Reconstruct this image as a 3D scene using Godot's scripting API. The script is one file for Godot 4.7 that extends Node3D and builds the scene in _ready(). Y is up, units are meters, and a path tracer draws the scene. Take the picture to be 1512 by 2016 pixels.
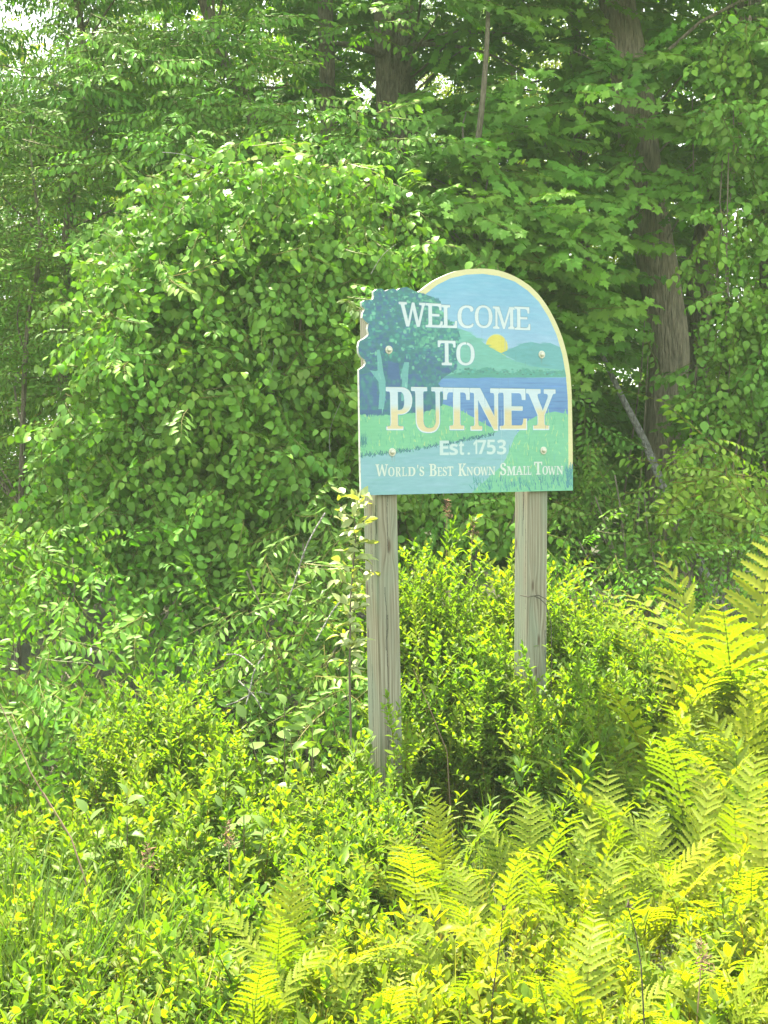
extends Node3D
# Town welcome sign on two timber posts in a sunlit thicket before a shaded wood. y up, metres.

const FOCAL := 3102.0                       # lens in photo pixels, used to lay the traced things out
const PITCH := 0.02576
const EYE := 1.74

var rng := RandomNumberGenerator.new()
var M := {}
var T := {}                                 # leaf templates
var L := {}                                 # library of grown meshes
var used := {}

# ---------------------------------------------------------------- mesh collecting
class Shape:
	var v := PackedVector3Array()
	var n := PackedVector3Array()
	var c := PackedColorArray()
	var i := PackedInt32Array()
	func add(t: Shape, x: Transform3D, col: Color) -> void:
		var b := v.size()
		v.append_array(x * t.v)
		n.append_array(Transform3D(x.basis.orthonormalized()) * t.n)
		for k in t.c:
			c.append(Color(col.r * k.r, col.g * k.g, col.b * k.b))
		for k in t.i:
			i.append(b + k)
	func tri(a: int, b: int, d: int) -> void:
		i.append(a); i.append(b); i.append(d)
	func soften() -> void:
		n.resize(v.size()); n.fill(Vector3.ZERO)
		for k in range(0, i.size(), 3):
			var f := (v[i[k + 2]] - v[i[k]]).cross(v[i[k + 1]] - v[i[k]])
			n[i[k]] += f; n[i[k + 1]] += f; n[i[k + 2]] += f
		for k in n.size():
			n[k] = n[k].normalized() if n[k].length() > 1e-12 else Vector3.UP
	func tube(p: Array, r: Array, sides: int, col: Color, wob := 0.0, noise: FastNoiseLite = null) -> void:
		var b := v.size()
		var side := Vector3.RIGHT
		for k in p.size():
			var d: Vector3 = (p[mini(k + 1, p.size() - 1)] - p[maxi(k - 1, 0)]).normalized()
			side = (side - d * side.dot(d)).normalized() if absf(side.dot(d)) < 0.98 else d.cross(Vector3.FORWARD).normalized()
			var up := d.cross(side)
			for s in sides:
				var a := TAU * s / sides
				var o := side * cos(a) + up * sin(a)
				var rr: float = r[k]
				if noise:
					rr *= 1.0 + wob * noise.get_noise_3d(cos(a) * 9.0, p[k].y * 1.2, sin(a) * 9.0)
				v.append(p[k] + o * rr); n.append(o); c.append(col)
		for k in p.size() - 1:
			for s in sides:
				var q := b + k * sides
				var s2 := (s + 1) % sides
				tri(q + s, q + sides + s, q + s2)
				tri(q + s2, q + sides + s, q + sides + s2)
	func mesh(mat: Material) -> ArrayMesh:
		var a := []
		a.resize(Mesh.ARRAY_MAX)
		a[Mesh.ARRAY_VERTEX] = v; a[Mesh.ARRAY_NORMAL] = n; a[Mesh.ARRAY_COLOR] = c; a[Mesh.ARRAY_INDEX] = i
		var m := ArrayMesh.new()
		m.add_surface_from_arrays(Mesh.PRIMITIVE_TRIANGLES, a)
		m.surface_set_material(0, mat)
		return m

# many sprays that nobody could count: one MultiMesh
class Scatter:
	var buf := PackedFloat32Array()
	func add(t: Transform3D, c: Color) -> void:
		var b := t.basis
		buf.append_array([b.x.x, b.y.x, b.z.x, t.origin.x, b.x.y, b.y.y, b.z.y, t.origin.y, b.x.z, b.y.z, b.z.z, t.origin.z, c.r, c.g, c.b, 1.0])
	func put(called: String, parent: Node3D, m: Mesh) -> MultiMeshInstance3D:
		if buf.is_empty():
			return null
		var mm := MultiMesh.new()
		mm.transform_format = MultiMesh.TRANSFORM_3D
		mm.use_colors = true
		mm.mesh = m
		mm.instance_count = buf.size() / 16
		mm.buffer = buf
		var o := MultiMeshInstance3D.new()
		o.name = called
		o.multimesh = mm
		o.set_meta("kind", "stuff")
		parent.add_child(o, true)
		return o

# ---------------------------------------------------------------- naming
func numbered(called: String) -> String:
	var k: int = used.get(called, 0)
	used[called] = k + 1
	return called if k == 0 else "%s_%03d" % [called, k]

func thing(called: String, label: String, category: String, where: Vector3, group := "") -> Node3D:
	var o := Node3D.new()
	o.name = numbered(called)
	add_child(o)
	o.position = where
	o.set_meta("label", label); o.set_meta("category", category)
	if group:
		o.set_meta("group", group)
	return o

func part(called: String, m: Mesh, parent: Node3D, x := Transform3D()) -> MeshInstance3D:
	var o := MeshInstance3D.new()
	o.mesh = m
	o.transform = x
	var k := 0
	var key := "%d/%s" % [parent.get_instance_id(), called]
	k = used.get(key, 0)
	used[key] = k + 1
	o.name = called if k == 0 else "%s_%03d" % [called, k]
	parent.add_child(o, true)
	return o

# ---------------------------------------------------------------- small tools
func R(a: float, b: float) -> float:
	return rng.randf_range(a, b)

func G() -> float:
	return clampf(rng.randfn(), -2.2, 2.2)

func at(px: float, py: float, d: float) -> Vector3:       # the point seen at a traced place, d metres into the scene
	var x := (px - 756.0) / FOCAL
	var y := (1008.0 - py) / FOCAL
	var dir := Vector3(x, y * cos(PITCH) - sin(PITCH), -cos(PITCH) - y * sin(PITCH))
	return Vector3(0, EYE, 0) + dir * (d / -dir.z)

func ground(x: float, z: float) -> float:
	var h := 0.05 * sin(x * 1.3 + z * 0.7) + 0.04 * sin(x * 2.9 - z * 1.9 + 1.0)
	h += 0.16 * smoothstep(-3.0, -1.8, z)
	h -= 0.34 * (1.0 - smoothstep(-4.0, -2.2, z)) * smoothstep(-14.0, -10.8, z)     # the ditch beside the road
	h += 0.55 * smoothstep(-13.0, -26.0, z)
	return h if z < 4.0 else 0.14

func facing(y: Vector3, up: Vector3, s := 1.0, at_ := Vector3.ZERO) -> Transform3D:   # Y along y, Z near up
	y = y.normalized()
	var x := y.cross(up)
	if x.length() < 1e-3:
		x = y.cross(Vector3(0.3, 0.2, 0.9))
	x = x.normalized()
	return Transform3D(Basis(x * s, y * s, x.cross(y) * s), at_)

func tint(c: Color, spread := 0.12) -> Color:
	var k := 1.0 + G() * spread
	return Color(c.r * k * (1.0 + G() * spread * 0.5), c.g * k, c.b * k * (1.0 + G() * spread * 0.5))

# ---------------------------------------------------------------- leaves
# midrib along +Y, upper face +Z. rows are [along, half width]
func leaf(rows: Array, fold: float, droop: float, twist := 0.0) -> Shape:
	var s := Shape.new()
	for k in rows.size():
		var t: float = rows[k][0]
		var w: float = rows[k][1]
		var y := t * (1.0 - 0.25 * droop * t)
		var z := -droop * t * t
		if w <= 0.0:
			s.v.append(Vector3(0, y, z)); s.c.append(Color.WHITE)
		else:
			var a := twist * t
			for q in [-1.0, 0.0, 1.0]:
				var p := Vector3(q * w, 0, absf(q) * w * fold)
				s.v.append(Vector3(p.x * cos(a) - p.z * sin(a), y, z + p.x * sin(a) + p.z * cos(a)))
				s.c.append(Color(0.93, 0.98, 0.95) if q == 0.0 else Color.WHITE)
	var prev := -1
	var pn := 0
	var b := 0
	for k in rows.size():
		var m := 1 if rows[k][1] <= 0.0 else 3
		if prev >= 0:
			if pn == 1 and m == 3:
				s.tri(prev, b, b + 1); s.tri(prev, b + 1, b + 2)
			elif pn == 3 and m == 1:
				s.tri(prev, b, prev + 1); s.tri(prev + 1, b, prev + 2)
			elif pn == 3 and m == 3:
				for q in 2:
					s.tri(prev + q, b + q, prev + q + 1); s.tri(prev + q + 1, b + q, b + q + 1)
		prev = b; pn = m
		b += m
	s.soften()
	return s

func maple_leaf(seed_: int) -> Shape:
	var s := Shape.new()
	rng.seed = seed_
	var half := [[0.05, -0.02], [0.26, -0.10], [0.40, 0.03], [0.30, 0.14], [0.52, 0.22], [0.66, 0.46], [0.47, 0.43], [0.40, 0.56], [0.19, 0.45], [0.29, 0.69], [0.14, 0.74], [0.0, 1.0]]
	var o := PackedVector2Array([Vector2(0, 0.02)])
	for p in half:
		o.append(Vector2(p[0] + G() * 0.012, p[1] + G() * 0.012))
	for k in range(half.size() - 2, -1, -1):
		o.append(Vector2(-half[k][0] + G() * 0.012, half[k][1] + G() * 0.012))
	var droop := R(0.15, 0.4)
	var fold := R(0.05, 0.3)
	s.v.append(Vector3(0, 0.28, 0)); s.c.append(Color(0.9, 0.97, 0.92))
	for p in o:
		var d := Vector2(p.x, p.y - 0.28)
		s.v.append(Vector3(p.x, p.y, fold * absf(p.x) * 0.6 - droop * d.length_squared() * 0.9 + G() * 0.02)); s.c.append(Color.WHITE)
	for k in o.size():
		s.tri(0, 1 + k, 1 + (k + 1) % o.size())
	# anticlockwise outline seen from +Z: turn the faces
	for k in range(0, s.i.size(), 3):
		var q := s.i[k + 1]
		s.i[k + 1] = s.i[k + 2]; s.i[k + 2] = q
	s.soften()
	return s

func make_leaves() -> void:
	var broad := [[0.0, 0.0], [0.12, 0.22], [0.38, 0.37], [0.66, 0.30], [0.87, 0.12], [1.0, 0.0]]
	var lance := [[0.0, 0.0], [0.22, 0.13], [0.5, 0.17], [0.8, 0.08], [1.0, 0.0]]
	var ovate := [[0.0, 0.0], [0.2, 0.18], [0.48, 0.25], [0.78, 0.15], [1.0, 0.0]]
	var strap := [[0.0, 0.0], [0.2, 0.065], [0.5, 0.085], [0.8, 0.05], [1.0, 0.0]]
	var small := [[0.0, 0.0], [0.45, 0.2], [0.8, 0.13], [1.0, 0.0]]
	T.broad = [leaf(broad, 0.15, 0.25, 0.2), leaf(broad, 0.35, 0.4, -0.2), leaf(broad, 0.05, 0.12, 0.1), leaf(broad, 0.25, 0.55, 0.3)]
	T.lance = [leaf(lance, 0.35, 0.15, 0.3), leaf(lance, 0.5, 0.4, -0.3), leaf(lance, 0.2, 0.02, 0.15)]
	T.ovate = [leaf(ovate, 0.3, 0.15, 0.2), leaf(ovate, 0.45, 0.35, -0.25), leaf(ovate, 0.15, 0.02, 0.1)]
	T.strap = [leaf(strap, 0.4, 0.2, 0.4), leaf(strap, 0.3, 0.5, -0.4), leaf(strap, 0.3, 0.05, 0.2)]
	T.small = [leaf(small, 0.3, 0.15), leaf(small, 0.5, 0.3), leaf(small, 0.1, 0.0)]
	T.maple = [maple_leaf(11), maple_leaf(12), maple_leaf(13), maple_leaf(14)]

func pick(a: Array):
	return a[rng.randi() % a.size()]

const BARK_TWIG := Color(0.95, 0.5, 0.9)
const GREEN_STEM := Color(0.9, 0.75, 0.6)

# a twig along +Y whose leaves look towards +Z
func spray(kind: String, n: int, length: float, size: float, hang: float) -> Shape:
	var s := Shape.new()
	var p := []
	var r := []
	for k in 5:
		var t := k / 4.0
		p.append(Vector3(0.04 * length * sin(t * 4.0), length * t, -0.12 * length * t * t)); r.append(0.0032 * (1.15 - t))
	s.tube(p, r, 3, BARK_TWIG)
	for k in n:
		var t := (k + 0.6) / n
		var base: Vector3 = Vector3(0.04 * length * sin(t * 4.0), length * t, -0.12 * length * t * t)
		var sd := 1.0 if k % 2 == 0 else -1.0
		var d := Vector3(sd * R(0.7, 1.1), R(0.3, 0.8), R(-0.2, 0.25) - hang * 0.5)
		if k == n - 1:
			d = Vector3(G() * 0.2, 1, -hang * 0.4)
		d = d.normalized()
		var stalk := base + d * size * R(0.15, 0.45)
		var up := Vector3(G() * 0.35, G() * 0.3, 1.0)
		s.tube([base, stalk], [0.0016, 0.0012], 3, GREEN_STEM)
		s.add(pick(T[kind]), facing(d + Vector3(0, 0, -hang * R(0.2, 1.0)), up, size * R(0.72, 1.15), stalk), tint(Color(0.88, 0.88, 0.88), 0.07))
	return s

# an upright leafy shoot along +Y
func shoot(kind: String, h: float, size: float, gap: float, side: int, stem: Color, lift := 0.5, bare := 0.18) -> Shape:
	var s := Shape.new()
	var lean := Vector3(G() * 0.10, 0, G() * 0.10) * h
	var bend := Vector3(G() * 0.05, 0, G() * 0.05) * h
	var axis := func(t: float) -> Vector3: return Vector3(0, h * t, 0) + lean * t * t + bend * sin(t * PI)
	var p := []
	var r := []
	for k in 7:
		p.append(axis.call(k / 6.0)); r.append(lerpf(0.0042, 0.0014, k / 6.0))
	s.tube(p, r, 4, stem)
	var a := R(0, TAU)
	var t := bare
	while t < 1.0:
		a += 2.4
		var e := lerpf(0.1, 1.1, pow(t, 2.0)) * lift * 2.0 + G() * 0.15
		var d := Vector3(cos(a) * cos(e), sin(e), sin(a) * cos(e))
		var k := size * (R(0.7, 1.1) if t < 0.9 else R(0.5, 0.8))
		var b: Vector3 = axis.call(t)
		s.add(pick(T[kind]), facing(d, Vector3(G() * 0.25, 1, G() * 0.25), k, b), tint(Color(0.85, 0.85, 0.85), 0.09))
		t += gap / h * R(0.7, 1.25) * (0.55 if t > 0.88 else 1.0)
	for q in side:
		var t0 := R(0.3, 0.85)
		var b: Vector3 = axis.call(t0)
		var aa := R(0, TAU)
		var d := Vector3(cos(aa) * 0.75, R(0.5, 1.0), sin(aa) * 0.75).normalized()
		var ln := h * R(0.14, 0.28)
		s.tube([b, b + d * ln * 0.5, b + d * ln + Vector3(0, 0.12, 0) * ln], [0.0018, 0.0014, 0.001], 3, stem)
		var u := 0.15
		while u < 1.02:
			a += 2.4
			var e2 := 0.5 + G() * 0.2
			var dd := (d * 0.6 + Vector3(cos(a), sin(e2), sin(a)) * 0.8).normalized()
			s.add(pick(T[kind]), facing(dd, Vector3(G() * 0.25, 1, G() * 0.25), size * R(0.55, 0.95), b + d * ln * u), tint(Color(0.85, 0.85, 0.85), 0.09))
			u += gap / ln * R(0.6, 1.1)
	return s

# fern frond: rises from the origin along +Y and arches towards +Z, blade facing +Z... the upper face looks to -Z/up
func frond(length: float, pairs: int, arch: float) -> Shape:
	var s := Shape.new()
	var axis := func(t: float) -> Vector3: return Vector3(0, length * (t - 0.16 * arch * t * t), length * arch * 0.55 * t * t * t)
	var p := []
	var r := []
	for k in 9:
		p.append(axis.call(k / 8.0)); r.append(lerpf(0.0042, 0.001, k / 8.0))
	s.tube(p, r, 4, Color(0.95, 0.75, 0.9))
	for k in pairs:
		var t := lerpf(0.26, 0.985, pow(float(k) / (pairs - 1), 0.92))
		var q := (t - 0.26) / 0.74
		var ln := length * 0.215 * minf(1.0, 0.55 + q * 2.0) * pow(1.0 - pow(q, 2.6), 0.8) + 0.008
		var base: Vector3 = axis.call(t)
		var tang: Vector3 = (axis.call(t + 0.02) - axis.call(t - 0.02)).normalized()
		var face := tang.cross(Vector3.RIGHT).normalized()
		if face.z > 0.0:
			face = -face
		for sd in [-1.0, 1.0]:
			var d: Vector3 = (Vector3(sd, 0, 0) * 0.86 + tang * R(0.42, 0.62) + face * R(-0.02, 0.3)).normalized()
			var nrm: Vector3 = (face + Vector3(sd * -0.15, 0, 0) + Vector3(G(), G(), G()) * 0.08).normalized()
			var w := d.cross(nrm).normalized()
			var b0 := s.v.size()
			var lobes := 7
			var wid := clampf(ln * 0.15, 0.005, 0.02)
			for j in lobes * 2 + 1:
				var u := float(j) / (lobes * 2)
				var m: Vector3 = base + d * ln * u - nrm * ln * 0.16 * u * u + Vector3.DOWN * ln * 0.08 * u * u
				var hw := wid * (1.0 if j % 2 == 1 else 0.5) * pow(1.0 - u, 0.45) + 0.0006
				var fwd := d * (wid * 0.35 if j % 2 == 1 else 0.0)
				s.v.append(m + w * hw + fwd + nrm * hw * 0.25); s.v.append(m); s.v.append(m - w * hw + fwd + nrm * hw * 0.25)
				var c := tint(Color(0.9, 0.9, 0.9), 0.05)
				s.c.append(c); s.c.append(c * 0.9); s.c.append(c)
				s.n.append((nrm - w * 0.25).normalized()); s.n.append(nrm); s.n.append((nrm + w * 0.25).normalized())
			for j in lobes * 2:
				for h in 2:
					var x := b0 + j * 3 + h
					var f := (s.v[x + 3] - s.v[x]).cross(s.v[x + 1] - s.v[x])
					if f.dot(nrm) < 0.0:
						s.tri(x, x + 1, x + 3); s.tri(x + 1, x + 4, x + 3)
					else:
						s.tri(x, x + 3, x + 1); s.tri(x + 1, x + 3, x + 4)
	# faces must wind the way their normals look
	for k in range(0, s.i.size(), 3):
		var f := (s.v[s.i[k + 2]] - s.v[s.i[k]]).cross(s.v[s.i[k + 1]] - s.v[s.i[k]])
		if f.dot(s.n[s.i[k]] + s.n[s.i[k + 1]] + s.n[s.i[k + 2]]) < 0.0:
			var q := s.i[k + 1]
			s.i[k + 1] = s.i[k + 2]; s.i[k + 2] = q
	return s

func grass_tuft(n: int, h: float) -> Shape:
	var s := Shape.new()
	for k in n:
		var a := R(0, TAU)
		var d := Vector3(cos(a), 0, sin(a))
		var w := Vector3(-d.z, 0, d.x) * R(0.002, 0.0042)
		var hh := h * R(0.5, 1.1)
		var out := R(0.15, 0.75) * hh
		var o := d * R(0.0, 0.05)
		var b := s.v.size()
		var c := tint(Color(0.085, 0.13, 0.025), 0.15)
		for j in 5:
			var t := j / 4.0
			var m := o + Vector3(0, hh * t * (1.0 - 0.3 * t * out / hh), 0) + d * out * t * t
			var ww := w * (1.0 - t * t) + w * 0.05
			s.v.append(m - ww); s.v.append(m + ww); s.c.append(c); s.c.append(c)
		for j in 4:
			s.tri(b + j * 2, b + j * 2 + 1, b + j * 2 + 2); s.tri(b + j * 2 + 1, b + j * 2 + 3, b + j * 2 + 2)
	s.soften()
	return s

# ---------------------------------------------------------------- materials
func foliage(rough: float, through: Color) -> StandardMaterial3D:
	var m := StandardMaterial3D.new()
	m.vertex_color_use_as_albedo = true
	m.roughness = rough
	m.cull_mode = BaseMaterial3D.CULL_DISABLED
	m.backlight_enabled = true
	m.backlight = through
	m.metallic_specular = 0.3
	return m

func noise_tex(freq: float, size: int, ramp: Array, kind := FastNoiseLite.TYPE_SIMPLEX, seed_ := 3, oct := 4) -> NoiseTexture2D:
	var f := FastNoiseLite.new()
	f.noise_type = kind
	f.seed = seed_
	f.frequency = freq
	f.fractal_octaves = oct
	var t := NoiseTexture2D.new()
	t.noise = f
	t.width = size; t.height = size
	t.seamless = true
	if ramp.size():
		var g := Gradient.new()
		g.offsets = PackedFloat32Array(range(ramp.size()).map(func(k): return float(k) / (ramp.size() - 1)))
		g.colors = PackedColorArray(ramp)
		t.color_ramp = g
	return t

func bark(dark: Color, light: Color, sy: float, seed_: int) -> StandardMaterial3D:
	var m := StandardMaterial3D.new()
	m.roughness = 0.95
	m.albedo_texture = noise_tex(0.02, 256, [dark.linear_to_srgb(), dark.lerp(light, 0.5).linear_to_srgb(), light.linear_to_srgb()], FastNoiseLite.TYPE_SIMPLEX, seed_)
	m.heightmap_enabled = true
	m.heightmap_texture = noise_tex(0.03, 256, [], FastNoiseLite.TYPE_SIMPLEX, seed_ + 9)
	m.heightmap_scale = 5.0
	m.uv1_triplanar = true
	m.uv1_scale = Vector3(5.0, sy, 5.0)
	return m

func make_materials() -> void:
	M.leaf = foliage(0.5, Color(0.92, 1.0, 0.32))
	M.gloss = foliage(0.42, Color(0.75, 0.82, 0.26))
	M.fern = foliage(0.55, Color(0.95, 0.9, 0.3))
	M.meadow = tinted(Color(0.222, 0.328, 0.042), 0.42, Color(1.06, 1.14, 0.35))
	M.meadow_gold = tinted(Color(0.30, 0.365, 0.036), 0.42, Color(1.1, 1.14, 0.32))
	M.seedling = tinted(Color(0.18, 0.29, 0.036), 0.45, Color(1.1, 1.1, 0.3))
	M.weed = tinted(Color(0.18, 0.29, 0.036), 0.45, Color(1.1, 1.1, 0.3))
	M.fern_leaf = tinted(Color(0.27, 0.335, 0.034), 0.5, Color(1.02, 1.08, 0.32))
	for q in [["maple_near", Color(0.145, 0.30, 0.04)], ["vine_near", Color(0.145, 0.295, 0.038)], ["sapling_leaf", Color(0.3, 0.34, 0.15)], ["dogwood_leaf", Color(0.13, 0.2, 0.05)]]:
		M[q[0]] = foliage(0.4, Color(0.9, 0.9, 0.36))
		M[q[0]].albedo_color = q[1].linear_to_srgb()
	M.bark = bark(Color(0.13, 0.108, 0.075), Color(0.42, 0.355, 0.255), 0.7, 4)
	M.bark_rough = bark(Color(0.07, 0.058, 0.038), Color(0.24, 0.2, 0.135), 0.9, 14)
	M.bark_pale = bark(Color(0.09, 0.085, 0.075), Color(0.32, 0.31, 0.28), 2.5, 24)
	M.twig = StandardMaterial3D.new()
	M.twig.vertex_color_use_as_albedo = true
	M.twig.roughness = 0.9
	var g := StandardMaterial3D.new()
	g.roughness = 1.0
	g.albedo_texture = noise_tex(0.05, 512, [Color(0.03, 0.026, 0.015).linear_to_srgb(), Color(0.07, 0.06, 0.03).linear_to_srgb(), Color(0.05, 0.065, 0.02).linear_to_srgb(), Color(0.13, 0.11, 0.06).linear_to_srgb()])
	g.heightmap_enabled = true
	g.heightmap_texture = noise_tex(0.09, 512, [], FastNoiseLite.TYPE_SIMPLEX, 8)
	g.heightmap_scale = 3.0
	g.uv1_triplanar = true
	g.uv1_world_triplanar = true
	g.uv1_scale = Vector3(0.9, 0.9, 0.9)
	M.ground = g

# ---------------------------------------------------------------- the painted board
const SX := 738.0
var art: Image
var relief: Image

func bx(s: float) -> float:
	return (s + 0.008) * SX

func by(t: float) -> float:
	return (1.21 - t) * SX

func fill_poly(img: Image, pts: Array, paint: Callable) -> void:      # scanline fill, paint(x, y) for each run's row
	var ys := []
	for q in pts:
		ys.append(q.y)
	for y in range(maxi(0, floori(ys.min())), mini(img.get_height(), ceili(ys.max()))):
		var yc := y + 0.5
		var xs := []
		for k in pts.size():
			var a: Vector2 = pts[k]
			var b: Vector2 = pts[(k + 1) % pts.size()]
			if (a.y <= yc) != (b.y <= yc):
				xs.append(a.x + (yc - a.y) / (b.y - a.y) * (b.x - a.x))
		xs.sort()
		for k in range(0, xs.size() - 1, 2):
			var x0 := maxi(0, roundi(xs[k]))
			var x1 := mini(img.get_width(), roundi(xs[k + 1]))
			if x1 > x0:
				img.fill_rect(Rect2i(x0, y, x1 - x0, 1), paint.call(y))

func board_poly(list: Array) -> Array:
	return list.map(func(q): return Vector2(bx(q[0]), by(q[1])))

func inside(pts: Array, p: Vector2) -> bool:
	return Geometry2D.is_point_in_polygon(p, PackedVector2Array(pts))

func dab(c: Color, x: float, y: float, w: float, h: float, soft := 0.6) -> void:      # one touch of the brush
	var key := "%d,%d" % [int(w), int(h)]
	var ww := maxi(2, int(w))
	var hh := maxi(2, int(h))
	var b := Image.create_empty(ww, hh, false, Image.FORMAT_RGBA8)
	for j in hh:
		for i in ww:
			var d := Vector2((i + 0.5) / ww * 2.0 - 1.0, (j + 0.5) / hh * 2.0 - 1.0).length()
			b.set_pixel(i, j, Color(c.r, c.g, c.b, clampf((1.0 - d) / soft, 0.0, 1.0) * c.a))
	art.blend_rect(b, Rect2i(0, 0, ww, hh), Vector2i(int(x - w / 2), int(y - h / 2)))

func stroke(c: Color, a: Vector2, b: Vector2, w: float) -> void:
	var d := (b - a).orthogonal().normalized() * w * 0.5
	fill_poly(art, [a - d, a + d, b + d * 0.4, b - d * 0.4], func(_y): return c)

var glyphs := {}
func glyph(ch: String, font: String, bold: bool) -> Array:          # [triangle corners, box]
	var key := ch + font + str(bold)
	if not glyphs.has(key):
		var f := SystemFont.new()
		f.font_names = PackedStringArray([font])
		f.font_weight = 700 if bold else 400
		var t := TextMesh.new()
		t.font = f
		t.text = ch
		t.font_size = 64
		t.pixel_size = 0.02
		t.depth = 0.0
		t.curve_step = 1.5
		var a := t.get_mesh_arrays()
		var vs: PackedVector3Array = a[Mesh.ARRAY_VERTEX]
		var idx = a[Mesh.ARRAY_INDEX]
		var out := PackedVector2Array()
		var box := Rect2(Vector2(vs[0].x, vs[0].y), Vector2.ZERO)
		var order = idx if idx != null and idx.size() else range(vs.size())
		for k in order:
			out.append(Vector2(vs[k].x, vs[k].y))
			box = box.expand(out[-1])
		glyphs[key] = [out, box]
	return glyphs[key]

func letter(img: Image, g: Array, x0: float, y0: float, x1: float, y1: float, paint: Callable, off := Vector2.ZERO) -> void:
	var box: Rect2 = g[1]
	var tri: PackedVector2Array = g[0]
	for k in range(0, tri.size() - 2, 3):
		var q := []
		for j in 3:
			var p := tri[k + j]
			q.append(Vector2(lerpf(x0, x1, (p.x - box.position.x) / box.size.x), lerpf(y1, y0, (p.y - box.position.y) / box.size.y)) + off)
		fill_poly(img, q, paint)

func ring(radius: float, n: int) -> Array:
	return range(n).map(func(k): return Vector2.from_angle(TAU * k / n) * radius)

func S(r: int, g: int, b: int, a := 1.0) -> Color:
	return Color(r / 255.0, g / 255.0, b / 255.0, a)
const OUT := [[0.003, 0.001], [0.0, 0.222], [0.0, 0.471], [-0.001, 0.648], [0.03, 0.666], [0.041, 0.682], [0.033, 0.699], [0.01, 0.715], [-0.002, 0.733], [-0.004, 0.766], [0.004, 0.795], [0.039, 0.813], [0.059, 0.83], [0.052, 0.859], [0.059, 0.884], [0.041, 0.896], [0.022, 0.916], [0.025, 0.937], [0.039, 0.958], [0.02, 0.974], [0.018, 0.994], [0.037, 1.005], [0.087, 1.012], [0.09, 1.03], [0.088, 1.051], [0.109, 1.066], [0.138, 1.07], [0.157, 1.058], [0.181, 1.067], [0.21, 1.073], [0.229, 1.065], [0.249, 1.077], [0.288, 1.085], [0.331, 1.067], [0.356, 1.06], [0.376, 1.072]]
const ARCH := [[0.376, 1.072], [0.445, 1.119], [0.525, 1.157], [0.606, 1.185], [0.708, 1.2], [0.811, 1.203], [0.914, 1.188], [1.019, 1.149], [1.104, 1.096], [1.178, 1.02], [1.242, 0.924], [1.29, 0.819], [1.322, 0.704], [1.337, 0.588], [1.341, 0.48], [1.344, 0.256], [1.344, 0.0]]
const INNER := [[0.35, 1.01], [0.405, 1.054], [0.475, 1.104], [0.555, 1.141], [0.656, 1.166], [0.759, 1.175], [0.862, 1.168], [0.966, 1.143], [1.05, 1.098], [1.124, 1.04], [1.188, 0.958], [1.241, 0.862], [1.278, 0.756], [1.302, 0.641], [1.312, 0.525], [1.315, 0.391], [1.315, 0.131]]
const WELCOME := [["W", 0.241, 0.881, 0.405, 1.004], ["E", 0.403, 0.881, 0.503, 1.003], ["L", 0.5, 0.882, 0.593, 0.998], ["C", 0.601, 0.883, 0.698, 1.001], ["O", 0.71, 0.887, 0.818, 1.005], ["M", 0.825, 0.886, 0.967, 1.002], ["E", 0.964, 0.884, 1.065, 1.006], ["T", 0.476, 0.683, 0.582, 0.809], ["O", 0.591, 0.685, 0.702, 0.804]]
const TOWN := [["P", 0.158, 0.34, 0.311, 0.559], ["U", 0.31, 0.324, 0.506, 0.561], ["T", 0.507, 0.339, 0.668, 0.56], ["N", 0.675, 0.336, 0.874, 0.56], ["E", 0.862, 0.34, 1.037, 0.56], ["Y", 1.037, 0.34, 1.228, 0.559]]
const FOUNDED := [["E", 0.48, 0.205, 0.535, 0.28], ["s", 0.54, 0.204, 0.593, 0.263], ["t", 0.599, 0.204, 0.63, 0.275], [".", 0.653, 0.205, 0.668, 0.217], ["1", 0.689, 0.208, 0.714, 0.283], ["7", 0.716, 0.208, 0.771, 0.283], ["5", 0.776, 0.206, 0.832, 0.285], ["3", 0.842, 0.205, 0.901, 0.285]]
const MOTTO := [["W", 0.088, 0.097, 0.164, 0.16], ["O", 0.164, 0.096, 0.202, 0.145], ["R", 0.207, 0.095, 0.241, 0.144], ["L", 0.246, 0.096, 0.275, 0.144], ["D", 0.281, 0.096, 0.328, 0.144], ["'", 0.338, 0.136, 0.347, 0.155], ["S", 0.352, 0.095, 0.382, 0.145], ["B", 0.412, 0.093, 0.458, 0.158], ["E", 0.462, 0.093, 0.493, 0.141], ["S", 0.496, 0.093, 0.522, 0.142], ["T", 0.524, 0.094, 0.562, 0.143], ["K", 0.592, 0.092, 0.645, 0.159], ["N", 0.645, 0.093, 0.687, 0.14], ["O", 0.69, 0.093, 0.734, 0.14], ["W", 0.732, 0.092, 0.784, 0.14], ["N", 0.784, 0.093, 0.829, 0.139], ["S", 0.86, 0.092, 0.899, 0.159], ["M", 0.904, 0.091, 0.963, 0.139], ["A", 0.963, 0.092, 1.008, 0.14], ["L", 1.011, 0.092, 1.036, 0.139], ["L", 1.038, 0.092, 1.064, 0.139], ["T", 1.083, 0.092, 1.137, 0.162], ["O", 1.138, 0.091, 1.175, 0.138], ["W", 1.173, 0.09, 1.23, 0.137], ["N", 1.233, 0.091, 1.278, 0.137]]
const HILL_NEAR := [[0.502, 0.884], [0.592, 0.882], [0.663, 0.863], [0.734, 0.822], [0.806, 0.78], [0.873, 0.753], [0.909, 0.731], [0.993, 0.706], [1.121, 0.682], [1.33, 0.664], [1.33, 0.62], [0.459, 0.61]]
const HILL_FAR := [[0.873, 0.753], [0.952, 0.784], [1.026, 0.812], [1.079, 0.818], [1.133, 0.81], [1.197, 0.817], [1.284, 0.788], [1.33, 0.712], [1.33, 0.628], [1.12, 0.625], [1.014, 0.698]]
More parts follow.
